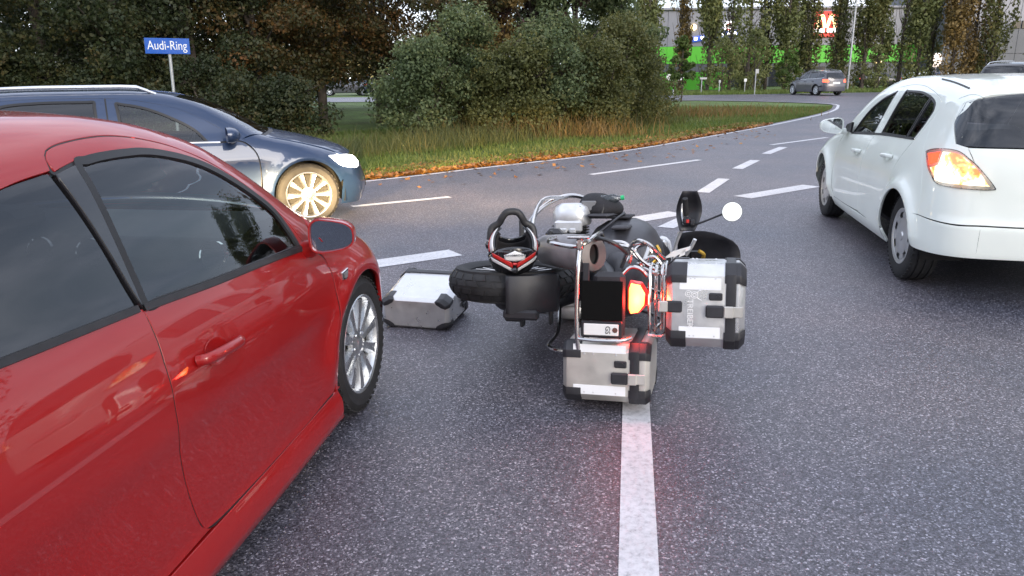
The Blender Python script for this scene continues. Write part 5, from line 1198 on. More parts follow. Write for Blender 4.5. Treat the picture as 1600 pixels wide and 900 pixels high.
MB().tube([p*np.array([.93, .95, .97]) for p in cb2], .010, 8).build('chin_padding', M['liner'], hel, 60)
_wc = world_of((-.05, .085, -.02))
_d = ray(801, 391); _hz = .635; _hp = CAM + _d*((_hz - CAM_H)/_d[2])
hel.location = tuple(_hp); hel.rotation_euler = (R(214), 0, R(184))
# the right-hand bar end, crash bar and cylinder are pressed in where they meet the road
for o_ in bike.children_recursive:
    b_n = o_.name.split('.')[0]; k_ = {'hand_guard': .68, 'lever': .68, 'grip': .68, 'switch_block': .68, 'kill_switch': .68, 'mirror': .68, 'mirror_glass': .68, 'mirror_stalk': .68, 'handlebar': .68, 'crash_bar': .70, 'cylinder_head_cover': .84, 'spark_plug_cover': .84, 'head_flange': .84, 'cylinder': .84}.get(b_n)
    if k_ and o_.type == 'MESH':
        for v_ in o_.data.vertices:
            if v_.co.y < 0: v_.co.y *= k_
# ---------------------------------------------------------------- foliage
def leaf_mat(name, stops, clump=.8, trans=.35):
    m = bpy.data.materials.new(name); m.use_nodes = True; nt = m.node_tree; b = nt.nodes['Principled BSDF']; L = nt.links.new; out = nt.nodes['Material Output']
    ge = N(nt, 'ShaderNodeNewGeometry'); tc = N(nt, 'ShaderNodeTexCoord'); n = N(nt, 'ShaderNodeTexNoise', Scale=clump, Detail=3); L(tc.outputs['Object'], n.inputs['Vector'])
    mr = N(nt, 'ShaderNodeMapRange'); mr.inputs['From Min'].default_value = .3; mr.inputs['From Max'].default_value = .7; L(n.outputs[0], mr.inputs['Value'])
    ad = N(nt, 'ShaderNodeMath', operation='MULTIPLY_ADD'); ad.inputs[1].default_value = .45; L(ge.outputs['Random Per Island'], ad.inputs[0])
    sc = N(nt, 'ShaderNodeMath', operation='MULTIPLY'); sc.inputs[1].default_value = .55; L(mr.outputs[0], sc.inputs[0]); L(sc.outputs[0], ad.inputs[2])
    r = ramp_node(nt, stops); L(ad.outputs[0], r.inputs[0]); L(r.outputs[0], b.inputs['Base Color']); b.inputs['Roughness'].default_value = .55; b.inputs['Specular IOR Level'].default_value = .35
    t = N(nt, 'ShaderNodeBsdfTranslucent'); L(r.outputs[0], t.inputs['Color']); mx = N(nt, 'ShaderNodeMixShader'); mx.inputs[0].default_value = trans
    L(b.outputs[0], mx.inputs[1]); L(t.outputs[0], mx.inputs[2]); L(mx.outputs[0], out.inputs[0]); return m
LM = {'dark': leaf_mat('dark_leaves', [(.0, (.020, .032, .014)), (.45, (.038, .050, .020)), (.75, (.070, .070, .024)), (1, (.12, .072, .025))]),
      'rust': leaf_mat('rusty_leaves', [(.0, (.028, .034, .013)), (.4, (.060, .058, .020)), (.7, (.13, .072, .022)), (1, (.20, .088, .028))]),
      'blue': leaf_mat('grey_green_leaves', [(.0, (.052, .078, .036)), (.5, (.112, .150, .064)), (.8, (.19, .21, .085)), (1, (.30, .24, .085))]),
      'olive': leaf_mat('olive_leaves', [(.0, (.058, .068, .024)), (.5, (.115, .125, .040)), (.85, (.18, .165, .052)), (1, (.25, .18, .055))]),
      'plum': leaf_mat('plum_leaves', [(.0, (.030, .018, .020)), (.5, (.075, .038, .036)), (1, (.14, .07, .05))]),
      'gold': leaf_mat('golden_leaves', [(.0, (.10, .08, .03)), (.5, (.22, .15, .05)), (1, (.34, .22, .07))]),
      'poplar': leaf_mat('poplar_leaves', [(.0, (.095, .115, .042)), (.5, (.17, .19, .066)), (1, (.27, .24, .085))], clump=.35),
      'young': leaf_mat('young_leaves', [(.0, (.05, .085, .02)), (.5, (.085, .13, .03)), (1, (.14, .17, .04))])}
M['bark'] = mat('bark', (.06, .048, .038), .9, var=.4, scale=6, bump=.8, bscale=18)
def leaves(clumps, n, size, rng, fill=.55, droop=.0, up=0.0):
    """pointed leaf quads through the clumps; clumps: (centre, radii)"""
    C = np.array([c for c, r in clumps]); Rr = np.array([r for c, r in clumps]); w = (Rr[:, 0]*Rr[:, 1]+Rr[:, 1]*Rr[:, 2]+Rr[:, 0]*Rr[:, 2]); w = w/w.sum()
    k = rng.choice(len(C), n, p=w); d = rng.normal(size=(n, 3)); d /= np.linalg.norm(d, axis=1)[:, None]
    rad = fill + (1.08-fill)*rng.random(n)**.6; rad *= 1 + .10*rng.normal(size=n)
    P = C[k] + d*Rr[k]*rad[:, None]
    nrm = d*.7 + rng.normal(size=(n, 3))*.75 + np.array([0, 0, .35]); nrm /= np.linalg.norm(nrm, axis=1)[:, None]
    t = rng.normal(size=(n, 3)) + np.array([0, 0, up-droop]); t -= nrm*np.sum(t*nrm, 1)[:, None]; t /= np.maximum(np.linalg.norm(t, axis=1), 1e-6)[:, None]
    s = np.cross(nrm, t); L = size*(.6 + .8*rng.random(n))[:, None]; W = L*.34
    V = np.stack([P - t*L*.5, P + s*W - t*L*.05, P + t*L*.5, P - s*W - t*L*.05], 1).reshape(-1, 3)
    V = V[:] ; F = np.arange(n*4).reshape(n, 4)
    keep = V.reshape(n, 4, 3)[:, :, 2].min(1) > -.02
    idx = np.where(keep)[0]; V = V.reshape(n, 4, 3)[idx].reshape(-1, 3); F = np.arange(len(idx)*4).reshape(-1, 4)
    return V, F
def limbs(base, tops, r0, rng, twist=.15):
    mb = MB(); base = np.array(base, float)
    for tp in tops:
        tp = np.array(tp, float); mid = base*.45 + tp*.55 + rng.normal(size=3)*twist*np.linalg.norm(tp-base)*.3; mid[2] = max(mid[2], .1)
        mb.tube(catmull([base, mid, tp], 5), list(np.linspace(r0, r0*.25, 11)), 6)
    return mb
def shrub(name, label, loc, w, d, h, lm, n, size, seed, group, nc=26, stems=7, low=.1, cat='shrub'):
    rng = np.random.default_rng(seed); cl = []
    for _ in range(nc*2):
        a = rng.random()*2*PI; q = rng.random()**.38; z = low + rng.random()**.85*(1-low)
        sp = (1 - .55*max(0, z-.45)/.55)*(.85+.3*rng.random())
        c = np.array([math.cos(a)*q*w*.42*sp, math.sin(a)*q*d*.42*sp, z*h*.9]); r = (.20+.26*rng.random())*np.array([1.15, 1.15, .8]); cl.append((c, r))
    root = thing(name, label, cat, loc, 0, group)
    mesh_np('crown', *leaves(cl, n, size, rng, fill=.45, up=.5), LM[lm], root)
    tops = [cl[i][0] for i in rng.choice(nc, stems, replace=False)]
    limbs((0, 0, -.05), tops, .045, rng).build('trunk', M['bark'], root, 60, weld=False)
    # bare twigs poking through the outline
    tw = MB()
    for i in range(14):
        c, r = cl[rng.integers(nc)]; v = rng.normal(size=3); v[2] = abs(v[2])+.4; v /= np.linalg.norm(v); tw.tube([c, c+v*r*1.0, c + v*r*1.35 + rng.normal(size=3)*.05], [.012, .007, .003], 4)
    setp(tw.build('twigs', M['bark'], root, 60, weld=False), kind='stuff')
    return root
def big_tree(name, label, loc, h, w, lm, n, size, seed, group, trunk=.16, clear=.9, nc=30):
    rng = np.random.default_rng(seed); cl = []
    for _ in range(nc*2):
        a = rng.random()*2*PI; q = rng.random()**.42; z = clear + rng.random()*(h-clear); f = math.sin(min(1, max(.12, (z-clear)/(h-clear)*.85+.18))*PI)**.5
        cl.append((np.array([math.cos(a)*q*w*.5*f, math.sin(a)*q*w*.5*f, z]), np.array([.55+.45*rng.random(), .55+.45*rng.random(), .4+.35*rng.random()])*w*.165))
    root = thing(name, label, 'tree', loc, 0, group)
    mesh_np('crown', *leaves(cl, n, size, rng, droop=.4), LM[lm], root)
    tr = MB().tube(catmull([(0, 0, -.1), (.05, .03, h*.3), (-.05, .05, h*.6), (0, 0, h*.92)], 5), list(np.linspace(trunk, trunk*.2, 16)), 10)
    for i in rng.choice(nc, 12, replace=False):
        c = cl[i][0]; b = np.array([0, 0, max(.4, c[2]*.55)]); tr.tube(catmull([b, b*.5+c*.5+np.array([0, 0, .15]), c], 4), list(np.linspace(trunk*.4, .012, 9)), 6)
    tr.build('trunk', M['bark'], root, 60, weld=False); return root
def px_at(px, dist): d = ray(px, 118); return (d[0]/d[1]*dist, dist)
LT = []
# row of dark trees behind the street sign
for i, (px, dist, h, w, lm, lab) in enumerate([
    (-60, 21, 7.5, 5.2, 'dark', 'dark green tree at the end of the row behind the blue car roof'), (70, 22.5, 7.2, 4.6, 'dark', 'dark leafy tree left of the blue street sign'),
    (190, 21.5, 7.6, 4.4, 'dark', 'dark tree standing directly behind the blue street sign'), (300, 22.5, 7.0, 4.4, 'dark', 'dark green tree right of the blue street sign'),
    (400, 23.5, 7.4, 4.2, 'rust', 'dark tree with rusty leaf tips beyond the blue car bonnet'), (500, 25.5, 7.6, 4.6, 'rust', 'autumn tree with bare lower trunk in front of the lawn'),
    (590, 26.5, 7.2, 4.4, 'rust', 'autumn tree with brown leaves hanging above the lawn gap')]):
    x, y = px_at(px, dist); LT.append(big_tree('broadleaf_tree', lab, (x, y, -.03), h, w, lm, 25000, .105, 100+i, 'trees along the left verge', clear=(.5 if i < 5 else 1.5), nc=34 if i < 5 else 28))
for i, (px, dist, lab) in enumerate([(-30, 30, 'tall dark tree far behind the blue car roof'), (45, 33, 'dark tree showing between the trees left of the street sign'), (120, 30, 'dark tree in the second row left of the street sign'), (215, 33, 'dark tree in the second row behind the street sign'), (285, 30, 'dark tree in the second row right of the street sign'), (350, 34, 'dark tree in the second row beyond the blue car windscreen'), (430, 31, 'dark tree in the second row behind the rusty tree'), (500, 40, 'distant dark tree rising over the lawn'), (600, 38, 'distant dark tree rising behind the left end of the thicket'), (770, 38, 'distant dark tree behind the golden autumn tree'), (880, 37, 'distant dark tree behind the grey-green tree')]):
    c = copy_tree(LT[i % 4]); x, y = px_at(px, dist); c.location = (x, y, -.03); c.rotation_euler = (0, 0, 1.1*i+.7); c.scale = (1.25, 1.25, 1.3); c['label'] = lab; c['group'] = 'second row of trees on the left'
for i, (px, dist, w, h, lm, lab) in enumerate([
    (20, 20.2, 3.6, 2.4, 'dark', 'low dark bush under the trees beyond the blue car roof'), (160, 20.4, 3.4, 2.3, 'dark', 'low dark bush around the foot of the street sign'), (320, 19.8, 3.6, 2.2, 'dark', 'low dark bush beyond the blue car windscreen'), (440, 20.0, 2.6, 1.55, 'dark', 'small dark bush beyond the blue car bonnet beside the lawn')]):
    x, y = px_at(px, dist); shrub('bush', lab, (x, y, -.03), w, 2.2, h, lm, 9000, .085, 200+i, 'undergrowth below the left trees', nc=22)
for i, (px, dist, w, d, h, lm, n, lab) in enumerate([
    (655, 19.6, 2.7, 2.2, 2.55, 'blue', 15000, 'grey-green bush beside the lawn gap at the left end of the thicket'),
    (722, 20.6, 2.6, 2.4, 3.5, 'blue', 16000, 'tall grey-green bush behind the golden dry stalks'),
    (800, 19.8, 2.7, 2.2, 2.45, 'olive', 15000, 'round green bush lit low down by warm headlamps'),
    (862, 20.6, 2.6, 2.4, 3.35, 'blue', 16000, 'wide grey-green bush in the middle of the thicket'),
    (925, 21.0, 2.5, 2.2, 2.7, 'olive', 15000, 'upright green bush with pale leaf tips'),
    (975, 23.0, 2.4, 2.4, 3.4, 'olive', 14000, 'olive bush near the right end of the thicket'),
    (1012, 25.0, 2.0, 2.0, 2.2, 'olive', 9000, 'low olive bush at the right end by the white arrow sign')]):
    x, y = px_at(px, dist); shrub('bush', lab, (x, y, -.03), w, d, h, lm, n, .078, 300+i, 'bushes of the thicket', nc=30)
for i, (px, dist, h, w, lm, n, lab) in enumerate([
    (690, 25, 6.4, 4.2, 'rust', 18000, 'brown-leaved tree rising behind the left part of the thicket'), (765, 25.5, 6.6, 3.8, 'gold', 17000, 'golden autumn tree rising above the thicket'),
    (835, 25.5, 6.4, 3.4, 'plum', 16000, 'reddish purple tree rising above the thicket'), (900, 25.5, 6.2, 3.6, 'blue', 17000, 'grey-green tree rising behind the thicket'), (958, 27, 5.0, 3.0, 'blue', 12000, 'smaller green tree at the right shoulder of the thicket')]):
    x, y = px_at(px, dist); big_tree('broadleaf_tree', lab, (x, y, -.03), h, w, lm, n, .11, 400+i, 'trees behind the thicket', clear=.8, nc=26)
# golden dry stalks in front of the bushes
rng = np.random.default_rng(5)
M['stalk'] = leaf_mat('dry_stalks', [(0, (.10, .075, .03)), (.5, (.20, .13, .045)), (1, (.30, .20, .07))], clump=1.0, trans=.2)
def blades(P, h, w, rng, lean=.95):
    n = len(P); a = rng.random(n)*2*PI; ln = np.stack([np.cos(a), np.sin(a)], 1)*(lean*h*rng.random(n))[:, None]; b = rng.random(n)*2*PI; s = np.stack([np.cos(b), np.sin(b), np.zeros(n)], 1)*(w*(.6+.8*rng.random(n)))[:, None]
    T = P + np.stack([ln[:, 0], ln[:, 1], h], 1); Mi = P + np.stack([ln[:, 0]*.35, ln[:, 1]*.35, h*.55], 1)
    V = np.stack([P-s*.5, P+s*.5, Mi+s*.38, T, Mi-s*.38], 1).reshape(-1, 3); i = np.arange(n)[:, None]*5
    F = np.vstack([i+np.array([0, 1, 2, 4]), np.hstack([i+4, i+2, i+3, i+3])]); return V, F
def blade_obj(name, P, h, w, rng, m, label, cat):
    V, F = blades(P, h, w, rng); n = len(P)
    me = bpy.data.meshes.new(name); i = (np.arange(n)*5)[:, None]; fq = (i + np.array([0, 1, 2, 4])); ft = (i + np.array([4, 2, 3]))
    me.vertices.add(len(V)); me.vertices.foreach_set('co', V.astype(np.float32).ravel()); li = np.concatenate([fq.ravel(), ft.ravel()]).astype(np.int32)
    me.loops.add(len(li)); me.loops.foreach_set('vertex_index', li); me.polygons.add(2*n); me.polygons.foreach_set('loop_start', np.concatenate([np.arange(n)*4, 4*n + np.arange(n)*3]).astype(np.int32)); me.update(calc_edges=True)
    return setp(link(name, me, m), label, cat, kind='stuff')
vd = np.array(V_DENSE)[:, :2]; vt = np.gradient(vd, axis=0); vt /= np.linalg.norm(vt, axis=1)[:, None]; vn = np.stack([-vt[:, 1], vt[:, 0]], 1)
def verge_pts(n, i0, i1, d0, d1, rng, pw=1.0):
    t = i0 + rng.random(n)*(i1-i0); k = np.clip(t.astype(int), 0, len(vd)-2); f = (t-k)[:, None]
    P = vd[k]*(1-f) + vd[k+1]*f; nn = vn[k]; dd = d0 + (d1-d0)*rng.random(n)**pw
    P = P + nn*dd[:, None]; return np.hstack([P, np.full((n, 1), -.03)])
LM['grass'] = leaf_mat('grass_blades', [(0, (.075, .105, .026)), (.5, (.13, .185, .040)), (.8, (.18, .20, .060)), (1, (.28, .23, .10))], clump=.5, trans=.3)
I0, I1 = 20, 96
Pg = verge_pts(90000, I0, I1, .02, 9.0, rng, 1.7); blade_obj('verge_grass', Pg, .05 + .13*rng.random(len(Pg))**1.8, .016, rng, LM['grass'], 'rough green grass growing on the verge along the road edge', 'grass')
Pt = verge_pts(8000, 34, 74, 2.4, 5.2, rng); blade_obj('tall_grass', Pt, .15 + .38*rng.random(len(Pt))**2.0, .016, rng, M['stalk'] if False else LM['olive'], 'tall weeds and rough grass along the foot of the bushes', 'grass')
cx = np.array([px_at(860 + 75*rng.normal() + 20*math.sin(k), 18.6 + 1.1*rng.random() + .4*math.sin(k*.7)) for k in rng.random(2600)*40]); Ps = np.hstack([cx, np.full((len(cx), 1), -.03)])
blade_obj('dry_stalks', Ps, .12 + .55*rng.random(len(Ps))**2.0, .016, rng, M['stalk'], 'golden dry stalks at the foot of the thicket', 'grass')
cx = np.array([(7.2 + 2.8*rng.normal()*.5 + t*1.2, 28.5 + t*2.0 + 1.0*rng.normal()) for t in rng.random(1500)*2-.6]); Ps = np.hstack([cx, np.full((len(cx), 1), -.03)])
blade_obj('dry_stalks', Ps, .12 + .35*rng.random(len(Ps))**1.5, .022, rng, M['stalk'], 'pale dry grass patch on the far tip of the verge', 'grass')
# fallen leaves along the asphalt edge
M['litter'] = leaf_mat('fallen_leaves', [(0, (.12, .045, .012)), (.5, (.30, .13, .03)), (1, (.45, .26, .07))], clump=2.0, trans=.1)
n = 9000; P = verge_pts(n, 24, 74, -.16, .75, rng, 1.6); P[:, 2] = np.where(rng.random(n) < .5, .012, .03) + .03*rng.random(n)
P2 = verge_pts(160, 24, 70, -1.6, -.1, rng); P2[:, 2] = .008; P = np.vstack([P, P2]); n = len(P)
a = rng.random(n)*2*PI; t = np.stack([np.cos(a), np.sin(a), .3*rng.normal(size=n)], 1); s = np.stack([-np.sin(a), np.cos(a), .3*rng.normal(size=n)], 1); Lf = (.03 + .035*rng.random(n))[:, None]
V = np.stack([P-t*Lf, P+s*Lf*.6, P+t*Lf, P-s*Lf*.6], 1); V[:, :, 2] = np.maximum(V[:, :, 2], .005)
setp(mesh_np('fallen_leaves', V.reshape(-1, 3), np.arange(n*4).reshape(n, 4), M['litter']), 'orange fallen leaves along the edge of the asphalt', 'leaves', kind='stuff')
# ---------------------------------------------------------------- poplars, buildings, signs beyond the far road
def poplar_mesh(seed, h, w, n, size=.22):
    rng = np.random.default_rng(seed); cl = []
    for _ in range(34):
        z = .6 + rng.random()*(h-.8); f = .35 + .65*math.sin(min(1, (z/h)*.75+.15)*PI)**.7; a = rng.random()*2*PI; q = rng.random()**.5
        cl.append((np.array([math.cos(a)*q*w*.36*f, math.sin(a)*q*w*.36*f, z]), np.array([.16, .16, .42+.3*rng.random()])*w*(.7+.6*rng.random())))
    V, F = leaves(cl, n, size, rng, fill=.2, up=1.6)
    crown = mesh_np('crown', V, F, LM['poplar']); me = crown.data; bpy.data.objects.remove(crown)
    tr = MB().tube([(0, 0, -.1), (.05, 0, h*.4), (0, .05, h*.97)], [.16, .11, .03], 8)
    for i in range(26):
        z = .5 + rng.random()*h*.7; a = rng.random()*2*PI; r = w*.34; tr.tube([(0, 0, z), (math.cos(a)*r*.6, math.sin(a)*r*.6, z+.8), (math.cos(a)*r, math.sin(a)*r, z+2.2)], [.035, .025, .01], 5)
    o = tr.build('trunk', M['bark'], None, 60, weld=False); tm = o.data; bpy.data.objects.remove(o)
    return me, tm
POP = [poplar_mesh(500+i, *q) for i, q in enumerate([(11.5, 2.5, 5600), (12.5, 2.9, 7400), (10.5, 2.1, 2100), (13, 3.3, 8200)])]
def variant(me, lm): m2 = me.copy(); m2.materials.clear(); m2.materials.append(LM[lm]); return m2
PV = {(i, lm): variant(POP[i][0], lm) for i in range(4) for lm in ('poplar', 'olive', 'gold')}
plist = [(1012, 66, 1, 'poplar', 'poplar'), (1062, 67, 0, 'gold', 'thin yellowing poplar'), (1106, 65, 1, 'poplar', 'full green poplar'), (1140, 68, 2, 'olive', 'sparse poplar'), (1168, 64, 3, 'poplar', 'broad green poplar'), (1196, 67, 2, 'olive', 'sparse poplar'), (1226, 64.5, 1, 'poplar', 'full green poplar'),
    (1247, 67, 0, 'poplar', 'slim green poplar'), (1262, 65, 2, 'olive', 'slim olive poplar'), (1302, 66, 2, 'olive', 'sparse poplar'), (1312, 68, 2, 'poplar', 'sparse poplar'), (1348, 64, 1, 'olive', 'olive poplar'), (1372, 65, 0, 'poplar', 'slim green poplar'), (1404, 64.5, 2, 'poplar', 'sparse poplar'),
    (1432, 64, 1, 'poplar', 'full green poplar'), (1452, 65.5, 0, 'olive', 'slim olive poplar'), (1486, 62.5, 1, 'gold', 'golden poplar'), (1515, 63, 3, 'gold', 'broad golden poplar'), (1546, 62, 3, 'olive', 'broad olive poplar'), (1635, 60, 3, 'poplar', 'broad poplar'), (1690, 60, 1, 'olive', 'poplar')]
where = ['at the left end of the row', 'behind the white arrow sign', 'beside the thin yellowing one', 'before the green band', 'behind the small road sign post', 'left of the grey car', 'right of the sparse one behind the grey car', 'behind the grey car', 'below the red lit sign', 'right of the red lit sign', 'behind the tall lamp post', 'just right of the lamp post', 'second right of the lamp post', 'with the grey wall showing through', 'above the white car windscreen', 'above the white car roof front', 'nearest to the bright figure-like light', 'behind the white car roof', 'at the right end before the grey hall', 'beyond the black car roof', 'last of the row']
for i, ((px, dist, k, lm, lab), wh) in enumerate(zip(plist, where)):
    x, y = px_at(px, dist); t = thing('poplar_tree', lab + ' ' + wh, 'tree', (x, y, -.03), RNG.random()*6.28, 'row of poplars across the far road'); s = .92 + .2*RNG.random(); t.scale = (s, s, .95+.2*RNG.random())
    link('crown', PV[(k, lm)], None, t); link('trunk', POP[k][1], None, t)
# young trees at their feet
for i, (px, dist, h, w) in enumerate([(1066, 43, 3.4, 1.5), (1128, 60, 4.2, 2.4), (1178, 60, 4.6, 2.6), (1232, 60, 3.0, 1.9), (1368, 61, 3.4, 2.0)]):
    x, y = px_at(px, dist); big_tree('young_tree', ['young tree with a thin trunk on the tip of the verge', 'bushy young tree left of the road sign post', 'bushy young tree right of the road sign post', 'small young tree beside the grey car', 'small young tree right of the lamp post'][i], (x, y, -.03), h, w, 'young' if i in (0, 3) else 'poplar', 2600, .14, 600+i, 'young trees by the far road', trunk=.05, clear=1.3 if i == 0 else .5, nc=16)
# far verge grass
rng = np.random.default_rng(9); n = 26000; fx = 6 + 46*rng.random(n); q = np.array(catmull(FAR, 6)); fy = np.interp(fx, q[:, 0], q[:, 1]) + .1 + 7*rng.random(n)
blade_obj('far_verge_grass', np.stack([fx, fy, np.full(n, -.03)], 1), .12 + .22*rng.random(n), .045, rng, LM['grass'], 'rough grass on the far side of the far road', 'grass')
# hall with grey cladding and a green band
M['clad'] = mat('grey_cladding', (.25, .25, .28), .5, .2, var=.06, scale=.6); M['clad_dark'] = mat('dark_cladding', (.11, .115, .13), .5, .2, var=.1, scale=.6); M['clad_green'] = mat('green_cladding', (.12, .55, .04), .5, var=.04, scale=.5); M['glass_far'] = mat('dark_window', (.03, .035, .04), .1)
HY = 88.0
def X(px, dist=HY): return px_at(px, dist)[0]
def Zat(py, px, dist=HY): d = ray(px, py); return CAM_H + d[2]/d[1]*dist
hall = thing('hall_building', 'long grey market hall with a bright green band behind the poplars', 'building', (X(1250), HY, 0))
hx0, hx1 = X(985)-X(1250), X(1462)-X(1250); zt, zg1, zg0 = 8.2, Zat(71, 1250), Zat(98, 1250)
npan = 26; dx = (hx1-hx0)/npan
for i in range(npan):
    xc = hx0 + dx*(i+.5)
    MB().box((xc, .0, zg0/2), (dx-.03, .12, zg0-.02), .01).build('lower_panel', M['clad_dark'], hall)
    MB().box((xc, -.06, (zg0+zg1)/2), (dx-.02, .12, zg1-zg0-.02), .01).build('green_panel', M['clad_green'], hall)
    up = MB().box((xc, .0, (zg1+zt)/2), (dx-.03, .12, zt-zg1-.02), .01)
    up.build('upper_panel', M['clad'], hall)
MB().box(((hx0+hx1)/2, 8.1, zt/2), (hx1-hx0, 16, zt-.1), .02).build('hall_core', M['clad_dark'], hall); MB().box(((hx0+hx1)/2, 7.9, zt+.1), (hx1-hx0+.4, 16.6, .25), .05).build('roof_edge', M['clad'], hall)
for px in (1152, 1213, 1276, 1311): MB().box((X(px)-X(1250), -.15, 1.05), (1.6, .1, 2.1), .02).build('hall_door', M['glass_far'], hall)
low = thing('green_wall', 'low bright green wall beside the young trees', 'wall', (X(1085, 74), 74, 0))
for i in range(5): MB().box((-2.6+1.3*i, 0, Zat(113, 1085, 74)/2), (1.27, .14, Zat(113, 1085, 74)), .01).build('wall_panel', M['clad_green'], low)
sid = thing('grey_hall', 'tall plain grey hall at the right end of the poplars', 'building', (X(1610, 84), 84, 0))
for i in range(9):
    for j, (z0, z1) in enumerate(((0, 3.2), (3.2, 6.2), (6.2, 9.2), (9.2, 13))): MB().box((-8.6+2.6*i, 0, (z0+z1)/2), (2.57, .14, z1-z0-.03), .01).build('wall_panel', M['clad_dark'] if j < 2 else M['clad'], sid)
MB().box((2.4, 7.6, 6.4), (24, 15, 12.8), .05).build('hall_core', M['clad_dark'], sid)
for px in (1575, 1588, 1601): MB().box((X(px, 84)-X(1610, 84), -.12, 6.1), (.75, .1, .8), .02).build('window', M['glass_far'], sid)
# lit signs on the hall
M['sign_red'] = mat('sign_red', (.35, .02, .015), .4, emit=(.8, .05, .03), estr=.35); M['sign_glow'] = mat('sign_glow', (1, .8, .5), .4, emit=(1, .74, .32), estr=1.8); M['sign_white'] = mat('sign_white_glow', (.9, .9, .9), .4, emit=(1, 1, 1), estr=1.6); M['sign_blue'] = mat('sign_blue', (.03, .06, .28), .4, emit=(.1, .2, .9), estr=.3)
sg = thing('lit_red_sign', 'lit red sign with two tall yellow strokes above the green band', 'sign', (X(1281), HY-.3, 0)); zc = lambda py: Zat(py, 1281)
MB().box((0, 0, (zc(18)+zc(58))/2), (2.9, .18, zc(18)-zc(58)), .03).build('sign_board', M['sign_red'], sg)
for sx in (-1, 1): MB().tube(catmull([(sx*.15, -.14, zc(44)), (sx*.28, -.14, zc(34)), (sx*.50, -.14, zc(25)), (sx*.85, -.14, zc(34)), (sx*1.0, -.14, zc(44))], 5), .17, 8).build('sign_stroke', M['sign_glow'], sg)
for sx in (-1, 1): MB().box((sx*.72, -.12, zc(48)), (1.15, .08, .42), .02).build('sign_caption', M['sign_white'], sg)
sg2 = thing('round_white_sign', 'round white lit sign on the grey hall wall', 'sign', (X(1134), HY-.3, 0)); MB().lathe([(0, .1), (.55, .1), (.6, 0)], (0, 0, Zat(42, 1134)), (0, -1, 0), 24).build('sign_disc', M['sign_white'], sg2); MB().tube([(.34*math.cos(t/9*PI), -.14, Zat(42, 1134)+.34*math.sin(t/9*PI)) for t in range(18)], .07, 6, closed=True).build('sign_ring', M['sign_red'], sg2)
sg3 = thing('blue_white_banner_sign', 'slanted blue and white banner sign on the grey hall wall', 'sign', (X(1110), HY-.3, 0)); 
MB().tube([(X(1078)-X(1110), 0, Zat(62, 1078)), (X(1146)-X(1110), 0, Zat(51, 1146))], .30, 4).build('banner', M['sign_blue'], sg3)
for k in range(7): t = k/6; MB().box(((X(1082)-X(1110))*(1-t)+(X(1142)-X(1110))*t, -.32, Zat(61, 1080)*(1-t)+Zat(52, 1144)*t), (.34, .05, .32), .02).build('banner_letter', M['sign_white'], sg3)
for px, py, lab in ((1079, 43, 'small yellow lit lamp on the grey hall wall'),): t = thing('wall_lamp', lab, 'lamp', (X(px), HY-.3, Zat(py, px))); MB().ball((0, 0, 0), .34).build('lamp_globe', M['sign_glow'], t); MB().box((0, .2, 0), (.2, .3, .2), .02).build('lamp_bracket', M['black'], t)
for px, py, r, lab in ((1369, 97, .16, 'pair of small yellow lamps low between the poplars'), ): t = thing('yard_lamp', lab, 'lamp', (*px_at(px, 72), 0)); zz = Zat(py, px, 72); MB().ball((-.2, 0, zz), r).ball((.25, 0, zz), r*.7).build('lamp_globe', M['sign_glow'], t); MB().tube([(0, .05, 0), (0, .05, zz+.1)], .05, 6).box((0, .05, zz+.1), (.6, .08, .06), .01).build('lamp_post', M['black'], t)
t = thing('lit_totem_sign', 'bright lit totem sign low behind the poplars above the white car', 'sign', (*px_at(1459, 74), 0)); zz = Zat(92, 1459, 74); MB().lathe([(0, .55), (.3, .48), (.48, .2), (.5, -.2), (.36, -.6), (.22, -.7)], (0, 0, zz), (0, 0, 1), 20).build('totem_head', mat('totem_glow', (1, .9, .8), .4, emit=(1, .80, .68), estr=.7), t); MB().tube([(0, 0, 0), (0, 0, zz-.5)], .16, 10).build('totem_post', M['clad'], t)
# lamp post, sign posts, arrow sign
M['galv'] = mat('galvanised_steel', (.42, .43, .44), .45, .6, var=.1, scale=4)
x, y = px_at(1326, 62); lp = thing('street_lamp', 'tall slim grey lamp post at the far road', 'street lamp', (x, y, -.03)); MB().tube([(0, 0, 0), (0, 0, 1.2), (0, 0, 9)], [.09, .08, .05], 12).build('lamp_post', M['galv'], lp); MB().tube(catmull([(0, 0, 9), (-.1, -.3, 9.3), (-.3, -1.2, 9.45)], 5), .04, 8).build('lamp_arm', M['galv'], lp); MB().box((-.36, -1.45, 9.45), (.25, .6, .1), .03).build('lamp_head', M['galv'], lp)
def sign_post(px, py_top, dist, lab, plate, m, name='road_sign'):
    x, y = px_at(px, dist); z = Zat(py_top, px, dist); t = thing(name, lab, 'sign', (x, y, -.03)); MB().tube([(0, 0, 0), (0, 0, z+.03)], .035, 10).build('post', M['galv'], t); MB().box((plate[2], -.05, z - plate[1]/2 + .03), (plate[0], .03, plate[1]), .008).build('sign_plate', m, t); return t
M['sign_plain'] = mat('white_sign', (.75, .75, .75), .4); M['sign_back'] = mat('sign_back', (.35, .36, .36), .5, .4)
a = sign_post(1053, 116, 47, 'white arrow-shaped direction sign at the end of the thicket', (.9, .35, 0), M['sign_plain'], 'direction_sign'); x, y = px_at(1053, 47)
z = Zat(116, 1053, 47); MB().prism([(.44, z-.32), (.60, z-.145), (.44, z+.03)], (0, -.035, 0), (1, 0, 0), (0, 0, 1), .03).build('sign_tip', M['sign_plain'], a)
